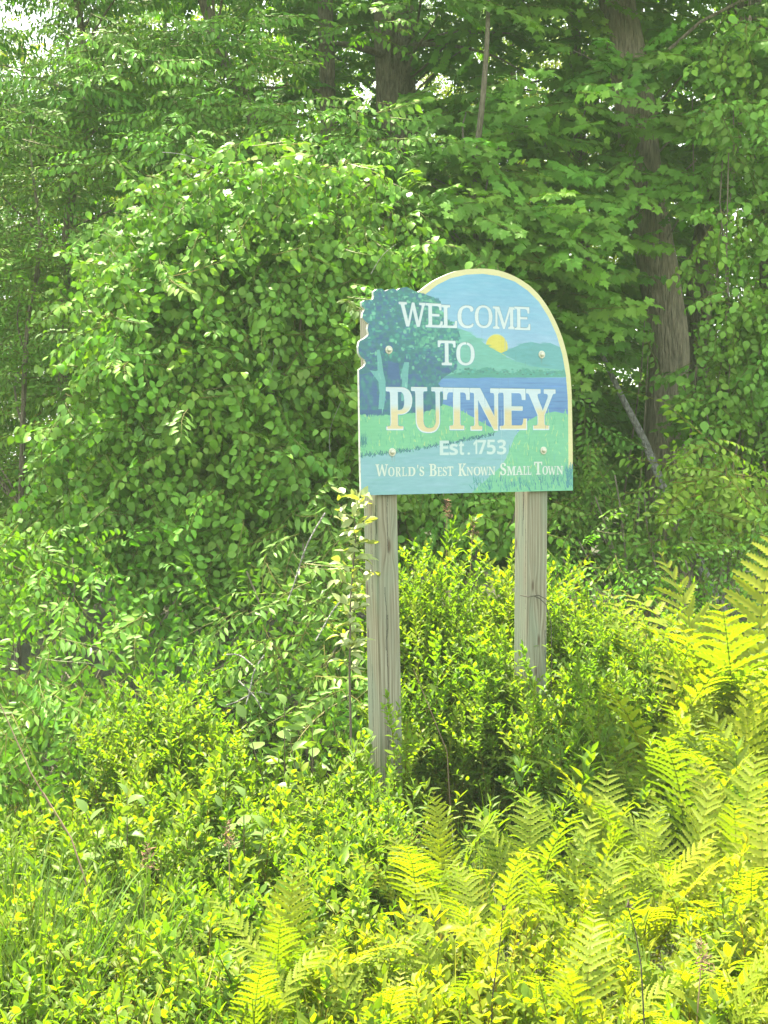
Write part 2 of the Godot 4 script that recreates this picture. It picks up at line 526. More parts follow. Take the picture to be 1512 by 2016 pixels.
const SHORE := [[0.489, 0.611], [0.539, 0.63], [0.62, 0.647], [0.681, 0.665], [0.717, 0.657], [0.753, 0.67], [0.784, 0.676], [0.835, 0.659], [0.887, 0.643], [0.961, 0.648], [1.014, 0.67], [1.046, 0.674], [1.077, 0.652], [1.174, 0.661], [1.33, 0.668], [1.33, 0.632], [0.489, 0.609]]
const LAKE := [[0.469, 0.61], [1.33, 0.629], [1.33, 0.4], [0.831, 0.311], [0.456, 0.389]]
const BANK_LEFT := [[-0.01, 0.417], [0.106, 0.438], [0.201, 0.43], [0.377, 0.448], [0.507, 0.474], [0.597, 0.449], [0.698, 0.402], [0.832, 0.337], [0.863, 0.336], [0.821, 0.32], [0.697, 0.294], [0.544, 0.273], [0.375, 0.244], [0.199, 0.22], [0.017, 0.203], [-0.01, 0.203]]
const BANK_RIGHT := [[0.861, 0.136], [0.903, 0.188], [0.957, 0.302], [1.032, 0.381], [1.118, 0.421], [1.226, 0.439], [1.318, 0.422], [1.36, 0.13], [1.36, -0.01], [0.663, -0.01], [0.756, 0.059]]
const TREE := [[-0.02, 0.42], [-0.02, 1.09], [0.3, 1.1], [0.36, 1.06], [0.44, 1.04], [0.494, 1.019], [0.503, 0.96], [0.542, 0.919], [0.602, 0.87], [0.614, 0.836], [0.591, 0.784], [0.601, 0.732], [0.579, 0.655], [0.499, 0.611], [0.473, 0.585], [0.507, 0.517], [0.497, 0.466], [0.377, 0.431], [0.201, 0.418], [0.086, 0.417]]
const STEM_A := [[0.105, 0.751], [0.121, 0.755], [0.133, 0.706], [0.142, 0.639], [0.155, 0.589], [0.153, 0.514], [0.142, 0.447], [0.11, 0.446], [0.118, 0.53], [0.112, 0.588], [0.07, 0.638], [0.061, 0.646], [0.099, 0.642], [0.108, 0.647]]
const STEM_B := [[0.268, 0.692], [0.297, 0.692], [0.291, 0.625], [0.286, 0.557], [0.26, 0.489], [0.246, 0.489], [0.254, 0.59], [0.248, 0.632]]

func flat(c: Color) -> Callable:
	return func(_y): return c

func paint_board() -> void:
	rng.seed = 91
	art = Image.create_empty(1000, 896, false, Image.FORMAT_RGBA8)
	relief = Image.create_empty(1000, 896, false, Image.FORMAT_L8)
	relief.fill(Color(0.5, 0.5, 0.5))
	art.fill(S(238, 224, 160))
	var cream := S(238, 224, 160)
	# sky, laid on in bands of mixed paint
	var field_ := board_poly(INNER + [[1.36, 0.131], [1.36, -0.02], [-0.02, -0.02], [-0.02, 1.01]])
	fill_poly(art, field_, func(y): return S(112, 182, 220).lerp(S(158, 196, 232), clampf(y / 330.0, 0, 1)))
	for k in 260:
		var y := R(20, 340)
		dab(S(120, 190, 224).lerp(S(160, 200, 235), clampf(y / 330.0 + G() * 0.15, 0, 1)), R(270, 960), y, R(60, 190), R(8, 26), 0.9)
	# sun between the hills
	var c0 := Vector2(bx(0.846), by(0.782))
	for k in 3:
		var pts := range(40).map(func(q): return c0 + Vector2.from_angle(TAU * q / 40) * (55.0 - k * 2.5))
		fill_poly(art, pts, flat([S(196, 214, 190), S(225, 215, 110), S(232, 214, 78)][k]))
	fill_poly(art, board_poly(HILL_FAR), flat(S(96, 172, 178)))
	fill_poly(art, board_poly(HILL_NEAR), flat(S(112, 188, 172)))
	for k in 120:
		var p := Vector2(R(440, 980), R(240, 430))
		if inside(board_poly(HILL_NEAR), p):
			dab(tint(S(112, 188, 172, 0.7), 0.03), p.x, p.y, R(30, 90), R(8, 24), 0.9)
		elif inside(board_poly(HILL_FAR), p):
			dab(tint(S(96, 172, 178, 0.7), 0.03), p.x, p.y, R(30, 80), R(8, 24), 0.9)
	fill_poly(art, board_poly(SHORE), flat(S(72, 158, 142)))
	for k in 170:
		dab(tint(S(70, 152, 138), 0.12), R(370, 978), R(406, 426) - absf(G()) * 5.0, R(8, 22), R(6, 14), 0.7)
	fill_poly(art, board_poly(LAKE), func(y): return S(104, 156, 214).lerp(S(80, 130, 196), clampf((y - 430.0) / 210.0, 0, 1)))
	for k in 150:
		var y := R(432, 660)
		dab(tint(S(98, 150, 216, 0.6).lerp(S(66, 110, 186, 0.6), clampf((y - 430) / 210.0 + G() * 0.2, 0, 1)), 0.04), R(360, 970), y, R(60, 200), R(4, 12), 0.9)
	# road
	fill_poly(art, board_poly([[-0.02, 0.21], [0.2, 0.22], [0.544, 0.273], [0.82, 0.322], [0.86, 0.338], [0.975, 0.338], [0.91, 0.2], [0.861, 0.136], [0.756, 0.059], [0.663, -0.02], [-0.02, -0.02]]), flat(S(138, 190, 204)))
	for k in 130:
		var p := Vector2(R(0, 640), R(690, 896))
		dab([S(132, 188, 200, 0.6), S(150, 196, 216, 0.6), S(122, 178, 186, 0.5), S(128, 190, 184, 0.5)][k % 4], p.x, p.y, R(60, 200), R(6, 22), 0.9)
	# banks
	var bl := board_poly(BANK_LEFT)
	var br := board_poly(BANK_RIGHT)
	fill_poly(art, bl, flat(S(118, 200, 148)))
	fill_poly(art, br, flat(S(116, 198, 152)))
	for k in 900:
		var p := Vector2(R(0, 990), R(560, 890))
		var c: Color = pick([S(120, 204, 146, 0.8), S(150, 214, 150, 0.8), S(176, 214, 142, 0.7), S(96, 184, 142, 0.8), S(108, 190, 160, 0.8)])
		if inside(bl, p) or inside(br, p):
			stroke(c, p, p + Vector2(G() * 5.0, -R(10, 26)), R(3, 8))
	# the cream rim runs unbroken round the arch and down the right side
	var rim := INNER.duplicate()
	rim.append([1.315, 0.118]); rim.append([1.37, 0.125])
	for k in range(ARCH.size() - 2, -1, -1):
		rim.append([ARCH[k][0] + 0.02, ARCH[k][1] + (0.02 if ARCH[k][1] > 0.6 else 0.0)])
	fill_poly(art, board_poly(rim), flat(cream))
	for k in 300:
		var p := Vector2(bx(R(0.36, 1.344)), by(R(0.13, 1.2)))
		if inside(board_poly(rim), p):
			dab(pick([S(244, 232, 176, 0.8), S(232, 218, 150, 0.8), S(240, 232, 190, 0.7)]), p.x, p.y, R(8, 20), R(6, 18), 0.8)
	# fringe of the left bank, tufts of the right
	for k in 260:
		var t := rng.randf()
		var q: Vector2 = Vector2(bx(lerpf(0.0, 0.83, t)), by(0.206 + 0.112 * pow(t, 1.35) + 0.004 * G()))
		stroke(pick([S(44, 110, 128), S(50, 128, 130), S(36, 92, 120), S(78, 160, 140)]), q + Vector2(0, 4), q + Vector2(G() * 7.0, -R(2, 13) * (1.0 - 0.4 * t)), R(2.5, 5.5))
	for k in 26:
		var x := R(4, 36)
		stroke(S(46, 128, 130), Vector2(x, R(690, 712)), Vector2(x + G() * 5, R(655, 690)), 3.5)
	for k in 150:
		var x := R(500, 998)
		var y := R(846, 894) - maxf(0.0, (x - 900.0)) * 0.35
		stroke(pick([S(60, 140, 150), S(70, 158, 152), S(48, 124, 146), S(92, 178, 156)]), Vector2(x, y), Vector2(x + R(-16, 8), y - R(12, 34)), R(2.5, 5))
	for k in 60:
		var x := R(962, 1000)
		var y := R(800, 890)
		stroke(pick([S(50, 128, 150), S(66, 150, 152)]), Vector2(x, y), Vector2(x + R(-10, 10), y - R(14, 40)), 4)
	# the tree
	var tp := board_poly(TREE)
	fill_poly(art, tp, flat(S(46, 118, 124)))
	for k in 1900:
		var p := Vector2(R(0, 470), R(90, 590))
		if not inside(tp, p):
			continue
		var low := smoothstep(300.0, 440.0, p.y) + (0.4 if p.x < 150.0 else 0.0)
		var c: Color = pick([S(46, 140, 130), S(72, 170, 146), S(58, 156, 148), S(56, 112, 152), S(48, 124, 144), S(130, 214, 174), S(60, 132, 132), S(46, 100, 146)])
		if rng.randf() < low * 0.75:
			c = pick([S(48, 88, 148), S(44, 96, 140), S(40, 110, 128)])
		if p.x > 250.0 and p.y < 330.0 and rng.randf() < 0.5:
			c = pick([S(94, 184, 146), S(66, 160, 134), S(80, 158, 142)])
		dab(Color(c.r, c.g, c.b, 0.85), p.x, p.y, R(9, 30), R(7, 24), 0.5)
	for q in [[[0.0, 0.62], [0.09, 0.64], [0.105, 0.58], [0.1, 0.43], [0.0, 0.43]], [[0.17, 0.7], [0.235, 0.68], [0.24, 0.56], [0.17, 0.56]], [[0.29, 0.63], [0.36, 0.63], [0.39, 0.56], [0.3, 0.55]]]:
		fill_poly(art, board_poly(q), flat(S(52, 96, 152)))
	for k in 240:
		var p := Vector2(bx(R(0.0, 0.48)), by(R(0.44, 0.62)))
		if inside(tp, p):
			dab(pick([S(50, 94, 150, 0.8), S(44, 112, 140, 0.8), S(46, 128, 128, 0.8), S(60, 142, 140, 0.8)]), p.x, p.y, R(10, 30), R(14, 40), 0.7)
	for q in [STEM_A, STEM_B]:
		var w := board_poly(q)
		fill_poly(art, w, flat(S(104, 178, 176)))
		for k in 60:
			var p := Vector2(R(40, 240), R(330, 580))
			if inside(w, p):
				stroke(pick([S(124, 198, 184, 0.8), S(88, 164, 170, 0.8), S(138, 206, 194, 0.8)]), p, p + Vector2(G() * 3, R(10, 26)), R(3, 6))
	for k in 70:      # dabs where the crown meets the sky, the ground and the hill
		var p: Vector2 = Vector2(bx(R(0.44, 0.61)), by(R(0.68, 1.04)))
		if inside(tp, p + Vector2(-16, 0)) and p.y > by(1.09 - 0.5 * (p.x - bx(0.44)) / SX):
			dab(pick([S(72, 160, 128), S(52, 138, 124), S(98, 188, 146)]), p.x, p.y, R(8, 18), R(7, 15), 0.5)
	for k in 40:
		var x := R(8, 90)
		stroke(S(46, 92, 144), Vector2(x, by(0.44)), Vector2(x + G() * 6, by(0.44) + R(6, 26)), 6)
	# lettering: outline first, then the letter
	var edge := S(120, 160, 186)
	var white := S(226, 234, 238)
	for w in WELCOME:
		var g := glyph(w[0], "Droid Serif", false)
		for o in ring(3.0, 8):
			letter(art, g, bx(w[1]), by(w[4]), bx(w[3]), by(w[2]), flat(edge), o)
		for o in ring(1.5, 8):
			letter(art, g, bx(w[1]), by(w[4]), bx(w[3]), by(w[2]), flat(white), o)
			letter(relief, g, bx(w[1]), by(w[4]), bx(w[3]), by(w[2]), flat(Color(0.2, 0.2, 0.2)), o)
	var tan := S(236, 212, 160)
	for w in TOWN:
		var g := glyph(w[0], "Droid Serif", true)
		for o in ring(3.2, 12):
			letter(art, g, bx(w[1]), by(w[4]), bx(w[3]), by(w[2]), flat(S(110, 158, 190)), o)
		for o in ring(1.6, 12):
			letter(art, g, bx(w[1]), by(w[4]), bx(w[3]), by(w[2]), flat(S(230, 236, 240)), o)
			letter(relief, g, bx(w[1]), by(w[4]), bx(w[3]), by(w[2]), flat(Color(0.2, 0.2, 0.2)), o)
		# the lower half of each letter is painted tan inside its white rim
		letter(art, g, bx(w[1]) + 3, by(w[4]) + 3, bx(w[3]) - 3, by(w[2]) - 3, func(y): return S(214, 228, 240).lerp(tan, smoothstep(540.0, 580.0, y)))
	for w in FOUNDED:
		var g := glyph(w[0], "Droid Sans", true)
		for o in ring(1.8, 8):
			letter(art, g, bx(w[1]), by(w[4]), bx(w[3]), by(w[2]), flat(S(150, 196, 200)), o)
		letter(art, g, bx(w[1]), by(w[4]), bx(w[3]), by(w[2]), flat(S(214, 232, 232)))
	for w in MOTTO:
		var g := glyph(w[0], "Droid Serif", true)
		for o in ring(1.2, 6):
			letter(art, g, bx(w[1]), by(w[4]), bx(w[3]), by(w[2]), flat(S(128, 174, 176)), o)
		letter(art, g, bx(w[1]), by(w[4]), bx(w[3]), by(w[2]), flat(S(230, 234, 222)))
	# joint of the two panels, and weather stains with their own outlines
	for y in range(560, 896):
		if rng.randf() < 0.8:
			art.fill_rect(Rect2i(int(bx(0.872)) + (1 if rng.randf() < 0.2 else 0), y, 1, 1), S(190, 214, 216))
	relief.fill_rect(Rect2i(int(bx(0.872)), 0, 2, 896), Color(0.3, 0.3, 0.3))
	for k in 90:
		dab(Color(pick([0.85, 0.5]), 0.72, 0.66, 0.22), R(0, 1000), R(30, 890), R(2, 7), R(2, 5), 0.5)
	# worn spots of bare primer along the rim
	for k in 40:
		var q: Array = pick(OUT)
		dab(S(220, 224, 214, 0.8), bx(q[0]) + G() * 2, by(q[1]) + G() * 2, R(3, 8), R(2, 6), 0.6)
	# rust below the bolts, and drips of dirt
	for q in [[0.176, 0.754], [1.14, 0.751], [0.189, 0.222], [1.146, 0.224]]:
		for k in 5:
			var p := Vector2(bx(q[0]) + G() * 8.0, by(q[1]) + 14.0)
			stroke(S(128, 112, 84, 1.0).lerp(art.get_pixelv(Vector2i(p)), R(0.45, 0.8)), p, p + Vector2(G(), R(6, 26)), R(1.5, 3.5))
	for k in 34:
		var p := Vector2(R(20, 980), R(200, 860))
		if art.get_pixelv(Vector2i(p)).get_luminance() < 0.8:
			stroke(S(92, 110, 100).lerp(art.get_pixelv(Vector2i(p)), R(0.65, 0.9)), p, p + Vector2(G() * 2.0, R(10, 60)), R(1.0, 3.0))
	var rough := FastNoiseLite.new()
	rough.seed = 5
	rough.frequency = 0.05
	for y in 896:                                # brush grain
		for x in range(0, 1000, 2):
			var v := rough.get_noise_2d(x * 0.35, y * 1.7) * 0.028 + rough.get_noise_2d(x * 0.06 + 300.0, y * 0.06) * 0.03
			for q in 2:
				var c := art.get_pixel(x + q, y).lerp(S(164, 212, 208), 0.1)
				art.set_pixel(x + q, y, Color((c.r + v) * 0.73, (c.g + v) * 0.73, (c.b + v) * 0.73))


func board_meshes() -> Array:
	var o := PackedVector2Array()
	for q in OUT.slice(0, OUT.size() - 1):
		o.append(Vector2(q[0], q[1]))
	var cv := Curve2D.new()                      # the arch as a smooth curve
	for k in ARCH.size():
		var p := Vector2(ARCH[k][0], ARCH[k][1])
		var a := Vector2(ARCH[maxi(0, k - 1)][0], ARCH[maxi(0, k - 1)][1])
		var b := Vector2(ARCH[mini(ARCH.size() - 1, k + 1)][0], ARCH[mini(ARCH.size() - 1, k + 1)][1])
		var h := (b - a) / 6.0 if k > 0 and k < ARCH.size() - 1 else Vector2.ZERO
		cv.add_point(p, -h, h)
	for p in cv.tessellate(4, 1.0):
		if p.distance_to(o[-1]) > 0.004:
			o.append(p)
	var thick := 0.019
	var ch := 0.002
	var inner: PackedVector2Array = o
	var tri := Geometry2D.triangulate_polygon(inner)
	var f := SurfaceTool.new()
	f.begin(Mesh.PRIMITIVE_TRIANGLES)
	for p in inner:
		f.set_normal(Vector3.BACK)
		f.set_uv(Vector2(bx(p.x) / 1000.0, by(p.y) / 896.0))
		f.set_tangent(Plane(1, 0, 0, 1))
		f.add_vertex(Vector3(p.x, p.y, 0))
	for k in range(0, tri.size(), 3):
		var a := inner[tri[k]]
		var b := inner[tri[k + 1]]
		var c := inner[tri[k + 2]]
		var turn := (b - a).cross(c - a)
		for j in ([0, 1, 2] if turn < 0.0 else [0, 2, 1]):
			f.add_index(tri[k + j])
	var m := StandardMaterial3D.new()
	m.albedo_texture = ImageTexture.create_from_image(art)
	m.heightmap_enabled = true
	m.heightmap_texture = ImageTexture.create_from_image(relief)
	m.heightmap_scale = 0.35
	m.roughness = 0.5
	f.set_material(m)
	# rim and back
	var e := SurfaceTool.new()
	e.begin(Mesh.PRIMITIVE_TRIANGLES)
	var n := o.size()
	for k in n:
		var a := o[k]
		var b := o[(k + 1) % n]
		for z in [[-0.0005, -ch], [-ch, -thick]]:
			var sh := 0.0
			var pts := [Vector3(a.x, a.y, z[0]), Vector3(b.x, b.y, z[0]), Vector3(b.x, b.y, z[1]), Vector3(a.x, a.y, z[1])]
			var nr := Vector3((a - b).orthogonal().x, (a - b).orthogonal().y, 0).normalized()
			var w: Vector3 = (pts[2] - pts[0]).cross(pts[1] - pts[0])
			for j in ([0, 1, 2, 0, 2, 3] if w.dot(nr) > 0.0 else [0, 2, 1, 0, 3, 2]):
				e.set_normal(nr)
				e.add_vertex(pts[j])
	for k in range(0, tri.size(), 3):
		var a := inner[tri[k]]
		var b := inner[tri[k + 1]]
		var c := inner[tri[k + 2]]
		for j in ([0, 1, 2] if (b - a).cross(c - a) > 0.0 else [0, 2, 1]):
			e.set_normal(Vector3.FORWARD)
			e.add_vertex(Vector3(inner[tri[k + j]].x, inner[tri[k + j]].y, -thick))
	var w := StandardMaterial3D.new()
	w.albedo_texture = noise_tex(0.03, 256, [Color(0.22, 0.19, 0.14).linear_to_srgb(), Color(0.36, 0.36, 0.31).linear_to_srgb(), Color(0.42, 0.42, 0.38).linear_to_srgb(), Color(0.34, 0.36, 0.32).linear_to_srgb()], FastNoiseLite.TYPE_SIMPLEX, 31)
	w.uv1_triplanar = true
	w.uv1_scale = Vector3(3, 3, 3)
	w.roughness = 0.6
	e.set_material(w)
	return [f.commit(), e.commit()]

func wood_image(seed_: int) -> Array:
	rng.seed = seed_
	var w := 256
	var h := 1024
	var a := Image.create_empty(w, h, false, Image.FORMAT_RGB8)
	var b := Image.create_empty(w, h, false, Image.FORMAT_L8)
	var f := FastNoiseLite.new()
	f.seed = seed_
	f.frequency = 0.02
	var knots := []
	for k in 14:
		knots.append([R(0, w), R(0, h), R(4, 8)])
	var checks := []
	for k in 16:
		checks.append([R(0, w), R(0, h), R(80, 320), R(0.6, 1.4)])
	var pale := Color(0.24, 0.228, 0.165)
	var dark := Color(0.095, 0.075, 0.045)
	var green := Color(0.145, 0.175, 0.125)
	for y in h:
		for x in w:
			var u := x + f.get_noise_2d(x * 0.15, y * 0.06) * 9.0
			var kn := 0.0
			for q in knots:
				var dx: float = x - q[0]
				var dy: float = (y - q[1]) * 0.42
				var d2: float = dx * dx + dy * dy
				if d2 < 1600.0:
					u += dx * exp(-d2 / (q[2] * q[2] * 5.0)) * 1.6
					if d2 < q[2] * q[2]:
						kn = maxf(kn, 1.0 - sqrt(d2) / q[2])
			var ring_ := 0.5 + 0.5 * sin(u * 0.62 + 6.0 * f.get_noise_1d(u * 0.9))
			var fine := f.get_noise_2d(u * 9.0, y * 0.35)
			var k := clampf(0.3 + 0.45 * ring_ + 0.5 * fine, 0, 1)
			var c := dark.lerp(pale, k).lerp(green, clampf(0.25 + 1.1 * f.get_noise_2d(x * 0.6 + 90, y * 0.18), 0, 0.7))
			c = c.lerp(Color(0.07, 0.05, 0.03), minf(1.0, kn * 1.6))
			var hgt := 0.35 + 0.45 * ring_ + 0.2 * fine
			for q in checks:
				if y > q[1] and y < q[1] + q[2] and absf(x - q[0] - f.get_noise_1d(y * 0.6 + q[0]) * 6.0) < q[3]:
					c = c * 0.3
					hgt = 0.0
			a.set_pixel(x, y, c.linear_to_srgb())
			b.set_pixel(x, y, Color(hgt, hgt, hgt))
	return [a, b]

func post_mesh(w: float, d: float, y0: float, y1: float, seed_: int) -> ArrayMesh:
	var im := wood_image(seed_)
	var m := StandardMaterial3D.new()
	m.albedo_texture = ImageTexture.create_from_image(im[0])
	m.heightmap_enabled = true
	m.heightmap_texture = ImageTexture.create_from_image(im[1])
	m.heightmap_scale = 0.18
	m.roughness = 0.85
	var c := 0.009
	var sec := [Vector2(-w / 2 + c, 0), Vector2(w / 2 - c, 0), Vector2(w / 2, -c), Vector2(w / 2, -d + c), Vector2(w / 2 - c, -d), Vector2(-w / 2 + c, -d), Vector2(-w / 2, -d + c), Vector2(-w / 2, -c)]
	var s := SurfaceTool.new()
	s.begin(Mesh.PRIMITIVE_TRIANGLES)
	s.set_material(m)
	var per := 0.0
	var run := [0.0]
	for k in 8:
		per += sec[k].distance_to(sec[(k + 1) % 8])
		run.append(per)
	var rows := 10
	for k in 8:
		var a: Vector2 = sec[k]
		var b: Vector2 = sec[(k + 1) % 8]
		var nn := Vector3((b - a).y, 0, -(b - a).x).normalized() * -1.0
		if nn.dot(Vector3((a + b).x / 2, 0, (a + b).y / 2 + d / 2)) < 0.0:
			nn = -nn
		for j in rows:
			var ya := lerpf(y0, y1, float(j) / rows)
			var yb := lerpf(y0, y1, float(j + 1) / rows)
			var q := [Vector3(a.x, ya, a.y), Vector3(b.x, ya, b.y), Vector3(b.x, yb, b.y), Vector3(a.x, yb, a.y)]
			var uv := [Vector2(run[k] / per, 1.0 - (ya - y0) / (y1 - y0)), Vector2(run[k + 1] / per, 1.0 - (ya - y0) / (y1 - y0)), Vector2(run[k + 1] / per, 1.0 - (yb - y0) / (y1 - y0)), Vector2(run[k] / per, 1.0 - (yb - y0) / (y1 - y0))]
			var good: bool = (q[2] - q[0]).cross(q[1] - q[0]).dot(nn) > 0.0
			for t in ([0, 1, 2, 0, 2, 3] if good else [0, 2, 1, 0, 3, 2]):
				s.set_normal(nn); s.set_uv(uv[t]); s.add_vertex(q[t])
	for k in range(1, 7):
		for t in [0, k, k + 1]:
			s.set_normal(Vector3.UP); s.set_uv(Vector2(0.1 + 0.1 * t, 0.02 + 0.02 * (t % 3))); s.add_vertex(Vector3(sec[t].x, y1, sec[t].y))
	return s.commit()

func lathe(prof: Array, sides: int, mat: Material) -> ArrayMesh:       # profile [radius, z], turned about z
	var s := SurfaceTool.new()
	s.begin(Mesh.PRIMITIVE_TRIANGLES)
	s.set_material(mat)
	for k in prof.size() - 1:
		for j in sides:
			var a := TAU * j / sides
			var b := TAU * (j + 1) / sides
			var q := []
			for p in [[prof[k], a], [prof[k], b], [prof[k + 1], b], [prof[k + 1], a]]:
				q.append(Vector3(cos(p[1]) * p[0][0], sin(p[1]) * p[0][0], p[0][1]))
			for t in [0, 2, 1, 0, 3, 2]:
				s.set_smooth_group(k)
				s.add_vertex(q[t])
	s.generate_normals()
	return s.commit()

func welcome_sign() -> void:
	paint_board()
	var th := 0.50856
	var ro := 0.0136
	var r := Vector3(cos(th), 0, -sin(th))
	var n := Vector3(sin(th), 0, cos(th))
	var right := (r * cos(ro) + Vector3.UP * sin(ro)).normalized()
	var up := (-r * sin(ro) + Vector3.UP * cos(ro)).normalized()
	var frame := Transform3D(Basis(right, up, n), Vector3(0.46527, EYE - 0.11543, -8.45623) - right * 0.67)
	var base := Vector3(0.45, 0.0, -8.5)
	var o := thing("welcome_sign", "arched painted town welcome sign bolted to two weathered timber posts", "sign", base)
	var back := Transform3D(Basis(), -base)
	var bm := board_meshes()
	var board := part("board", bm[1], o, back * frame)
	part("painted_face", bm[0], board, Transform3D())
	# posts behind the board, each with a lean of its own
	for k in 2:
		var lean: float = [0.024, -0.004][k]
		var s: float = [0.168, 1.128][k]
		var pu := (Vector3.UP - r * lean).normalized()
		var pr := (r + Vector3.UP * lean).normalized()
		var foot: Vector3 = frame * Vector3(s, 0, -0.026)
		var low := -foot.y - 0.8
		var pm := post_mesh(0.132, 0.14, low, [0.97, 1.0][k], 40 + k)
		var p := part("post", pm, o, back * Transform3D(Basis(pr, pu, n), foot))
		p.set_meta("label", ["left timber post, grey green with a knot, leaning a little", "right timber post with long drying cracks and two knots near its top"][k])
	var zinc := StandardMaterial3D.new()
	zinc.albedo_texture = noise_tex(0.05, 128, [Color(0.3, 0.29, 0.22).linear_to_srgb(), Color(0.46, 0.46, 0.4).linear_to_srgb()], FastNoiseLite.TYPE_SIMPLEX, 51)
	zinc.uv1_triplanar = true
	zinc.uv1_scale = Vector3(20, 20, 20)
	zinc.metallic = 0.55
	zinc.roughness = 0.42
	var head := lathe([[0.0, 0.0125], [0.006, 0.0118], [0.0105, 0.0092], [0.0128, 0.0052], [0.0132, 0.0032]], 20, zinc)
	var washer := lathe([[0.0125, 0.0036], [0.019, 0.0036], [0.0212, 0.0026], [0.0216, 0.0], [0.0216, -0.001]], 24, zinc)
	for q in [[0.176, 0.754], [1.14, 0.751], [0.189, 0.222], [1.146, 0.224]]:
		var b := part("bolt", head, o, back * frame * Transform3D(Basis(), Vector3(q[0], q[1], 0.0)))
		part("washer", washer, b)


func make_library() -> void:
	rng.seed = 21
	L.maple = range(5).map(func(_k): return spray("maple", 13, 0.44, 0.09, 0.5).mesh(M.leaf))
	L.broad = range(5).map(func(_k): return spray("broad", 9, 0.25, 0.064, 0.55).mesh(M.gloss))
	L.ovate = range(5).map(func(_k): return spray("ovate", 13, 0.34, 0.068, 0.4).mesh(M.leaf))
	L.willow = range(4).map(func(_k): return spray("lance", 14, 0.36, 0.08, 0.6).mesh(M.gloss))
	L.small = range(5).map(func(_k): return spray("ovate", 12, 0.30, 0.048, 0.35).mesh(M.leaf))
	for q in [["low", 0.38], ["mid", 0.62], ["tall", 0.95], ["giant", 1.45]]:
		L["meadow_" + q[0]] = range(6).map(func(k): return shoot("ovate" if k % 2 else "small", q[1], 0.056 if k % 2 else 0.06, 0.0165, int(q[1] * 9), Color(0.95, 0.55, 0.7), 0.55, 0.22).mesh(M.meadow[0]))
		L["leafy_" + q[0]] = range(5).map(func(_k): return shoot("ovate", q[1], 0.075, 0.026, int(q[1] * 5), Color(0.9, 0.6, 0.8), 0.42, 0.15).mesh(M.seedling[0]))
		L["weed_" + q[0]] = range(5).map(func(k): return shoot("lance" if k % 2 else "strap", q[1], 0.105, 0.022, 0, Color(0.8, 0.8, 0.8), 0.5, 0.12).mesh(M.weed[0]))
	L.frond = range(7).map(func(k): return frond(1.0, 16 + k % 3, [0.3, 0.55, 0.8, 0.45, 0.65, 0.25, 0.7][k]).mesh(M.fern_leaf[0]))
	L.tuft = range(4).map(func(_k): return grass_tuft(26, 0.5).mesh(M.leaf))

func tinted(c: Color, rough: float, through: Color) -> Array:       # three real shades of one plant
	var out := []
	for k in [[1.0, 1.0, 1.0], [1.22, 1.08, 0.9], [0.78, 0.88, 1.0]]:
		var m := foliage(rough, through)
		m.albedo_color = Color(c.r * k[0], c.g * k[1], c.b * k[2]).linear_to_srgb()
		out.append(m)
	return out

func terrain() -> void:
	var s := Shape.new()
	var n := 120
	for j in n + 1:
		for i in n + 1:
			var a := float(i) / n * 2.0 - 1.0
			var b := float(j) / n * 2.0 - 1.0
			var x := signf(a) * (8.0 * absf(a) + 392.0 * pow(absf(a), 5.0))
			var z := signf(b) * (10.0 * absf(b) + 390.0 * pow(absf(b), 5.0)) - 9.0
			s.v.append(Vector3(x, ground(x, z), z)); s.c.append(Color.WHITE)
	for j in n:
		for i in n:
			var q := j * (n + 1) + i
			s.tri(q, q + 1, q + n + 1); s.tri(q + 1, q + n + 2, q + n + 1)
	s.soften()
	var o := MeshInstance3D.new()
	o.name = "ground"
	o.mesh = s.mesh(M.ground)
	o.set_meta("kind", "structure"); o.set_meta("label", "brown leaf litter and soil under the undergrowth")
	add_child(o)

# clumps: [centre, radii, sprays]
func crown(parent: Node3D, clumps: Array, meshes: Array, col: Color, style: String, called := "foliage", spread := 0.13) -> void:
	var sc := meshes.map(func(_m): return Scatter.new())
	var off := parent.position
	for q in clumps:
		var cc := tint(col, spread * 0.8)
		for k in q[2]:
			var d := Vector3(rng.randfn(), rng.randfn(), rng.randfn()).normalized()
			var rad := pow(rng.randf(), 0.45) if style == "tier" else R(0.72, 1.05)
			var p: Vector3 = q[0] + d * q[1] * rad
			var y: Vector3
			var z: Vector3
			if style == "tier":
				var o := Vector3(d.x, 0, d.z * 0.7 + 0.3).normalized()
				y = o + Vector3(G() * 0.35, -0.18 + G() * 0.22, G() * 0.35)
				z = Vector3(G() * 0.3, 0.75, 0.75 + G() * 0.25) + o * 0.15
			else:
				y = Vector3(G() * 0.7, -0.75 + G() * 0.5, 0.3) + d * 0.3
				z = d + Vector3(0, 0.55, 0.25) + Vector3(G(), G(), G()) * 0.22
			sc[rng.randi() % sc.size()].add(facing(y, z, R(0.78, 1.2), p - off), tint(cc, spread))
	for k in sc.size():
		sc[k].put(called if k == 0 else "%s_%03d" % [called, k], parent, meshes[k])

func limb(parent: Node3D, a: Vector3, b: Vector3, r0: float, r1: float, mat: Material, sag := 0.0, called := "branch") -> void:
	var p := []
	var r := []
	var side := Vector3(G(), G() * 0.5, G()) * a.distance_to(b) * 0.05
	for k in 7:
		var t := k / 6.0
		p.append(a.lerp(b, t) + Vector3(0, sin(t * PI) * sag, 0) + side * sin(t * PI * 1.6) - parent.position)
		r.append(lerpf(r0, r1, t))
	var s := Shape.new()
	s.tube(p, r, 6, Color.WHITE)
	part(called, s.mesh(mat), parent)

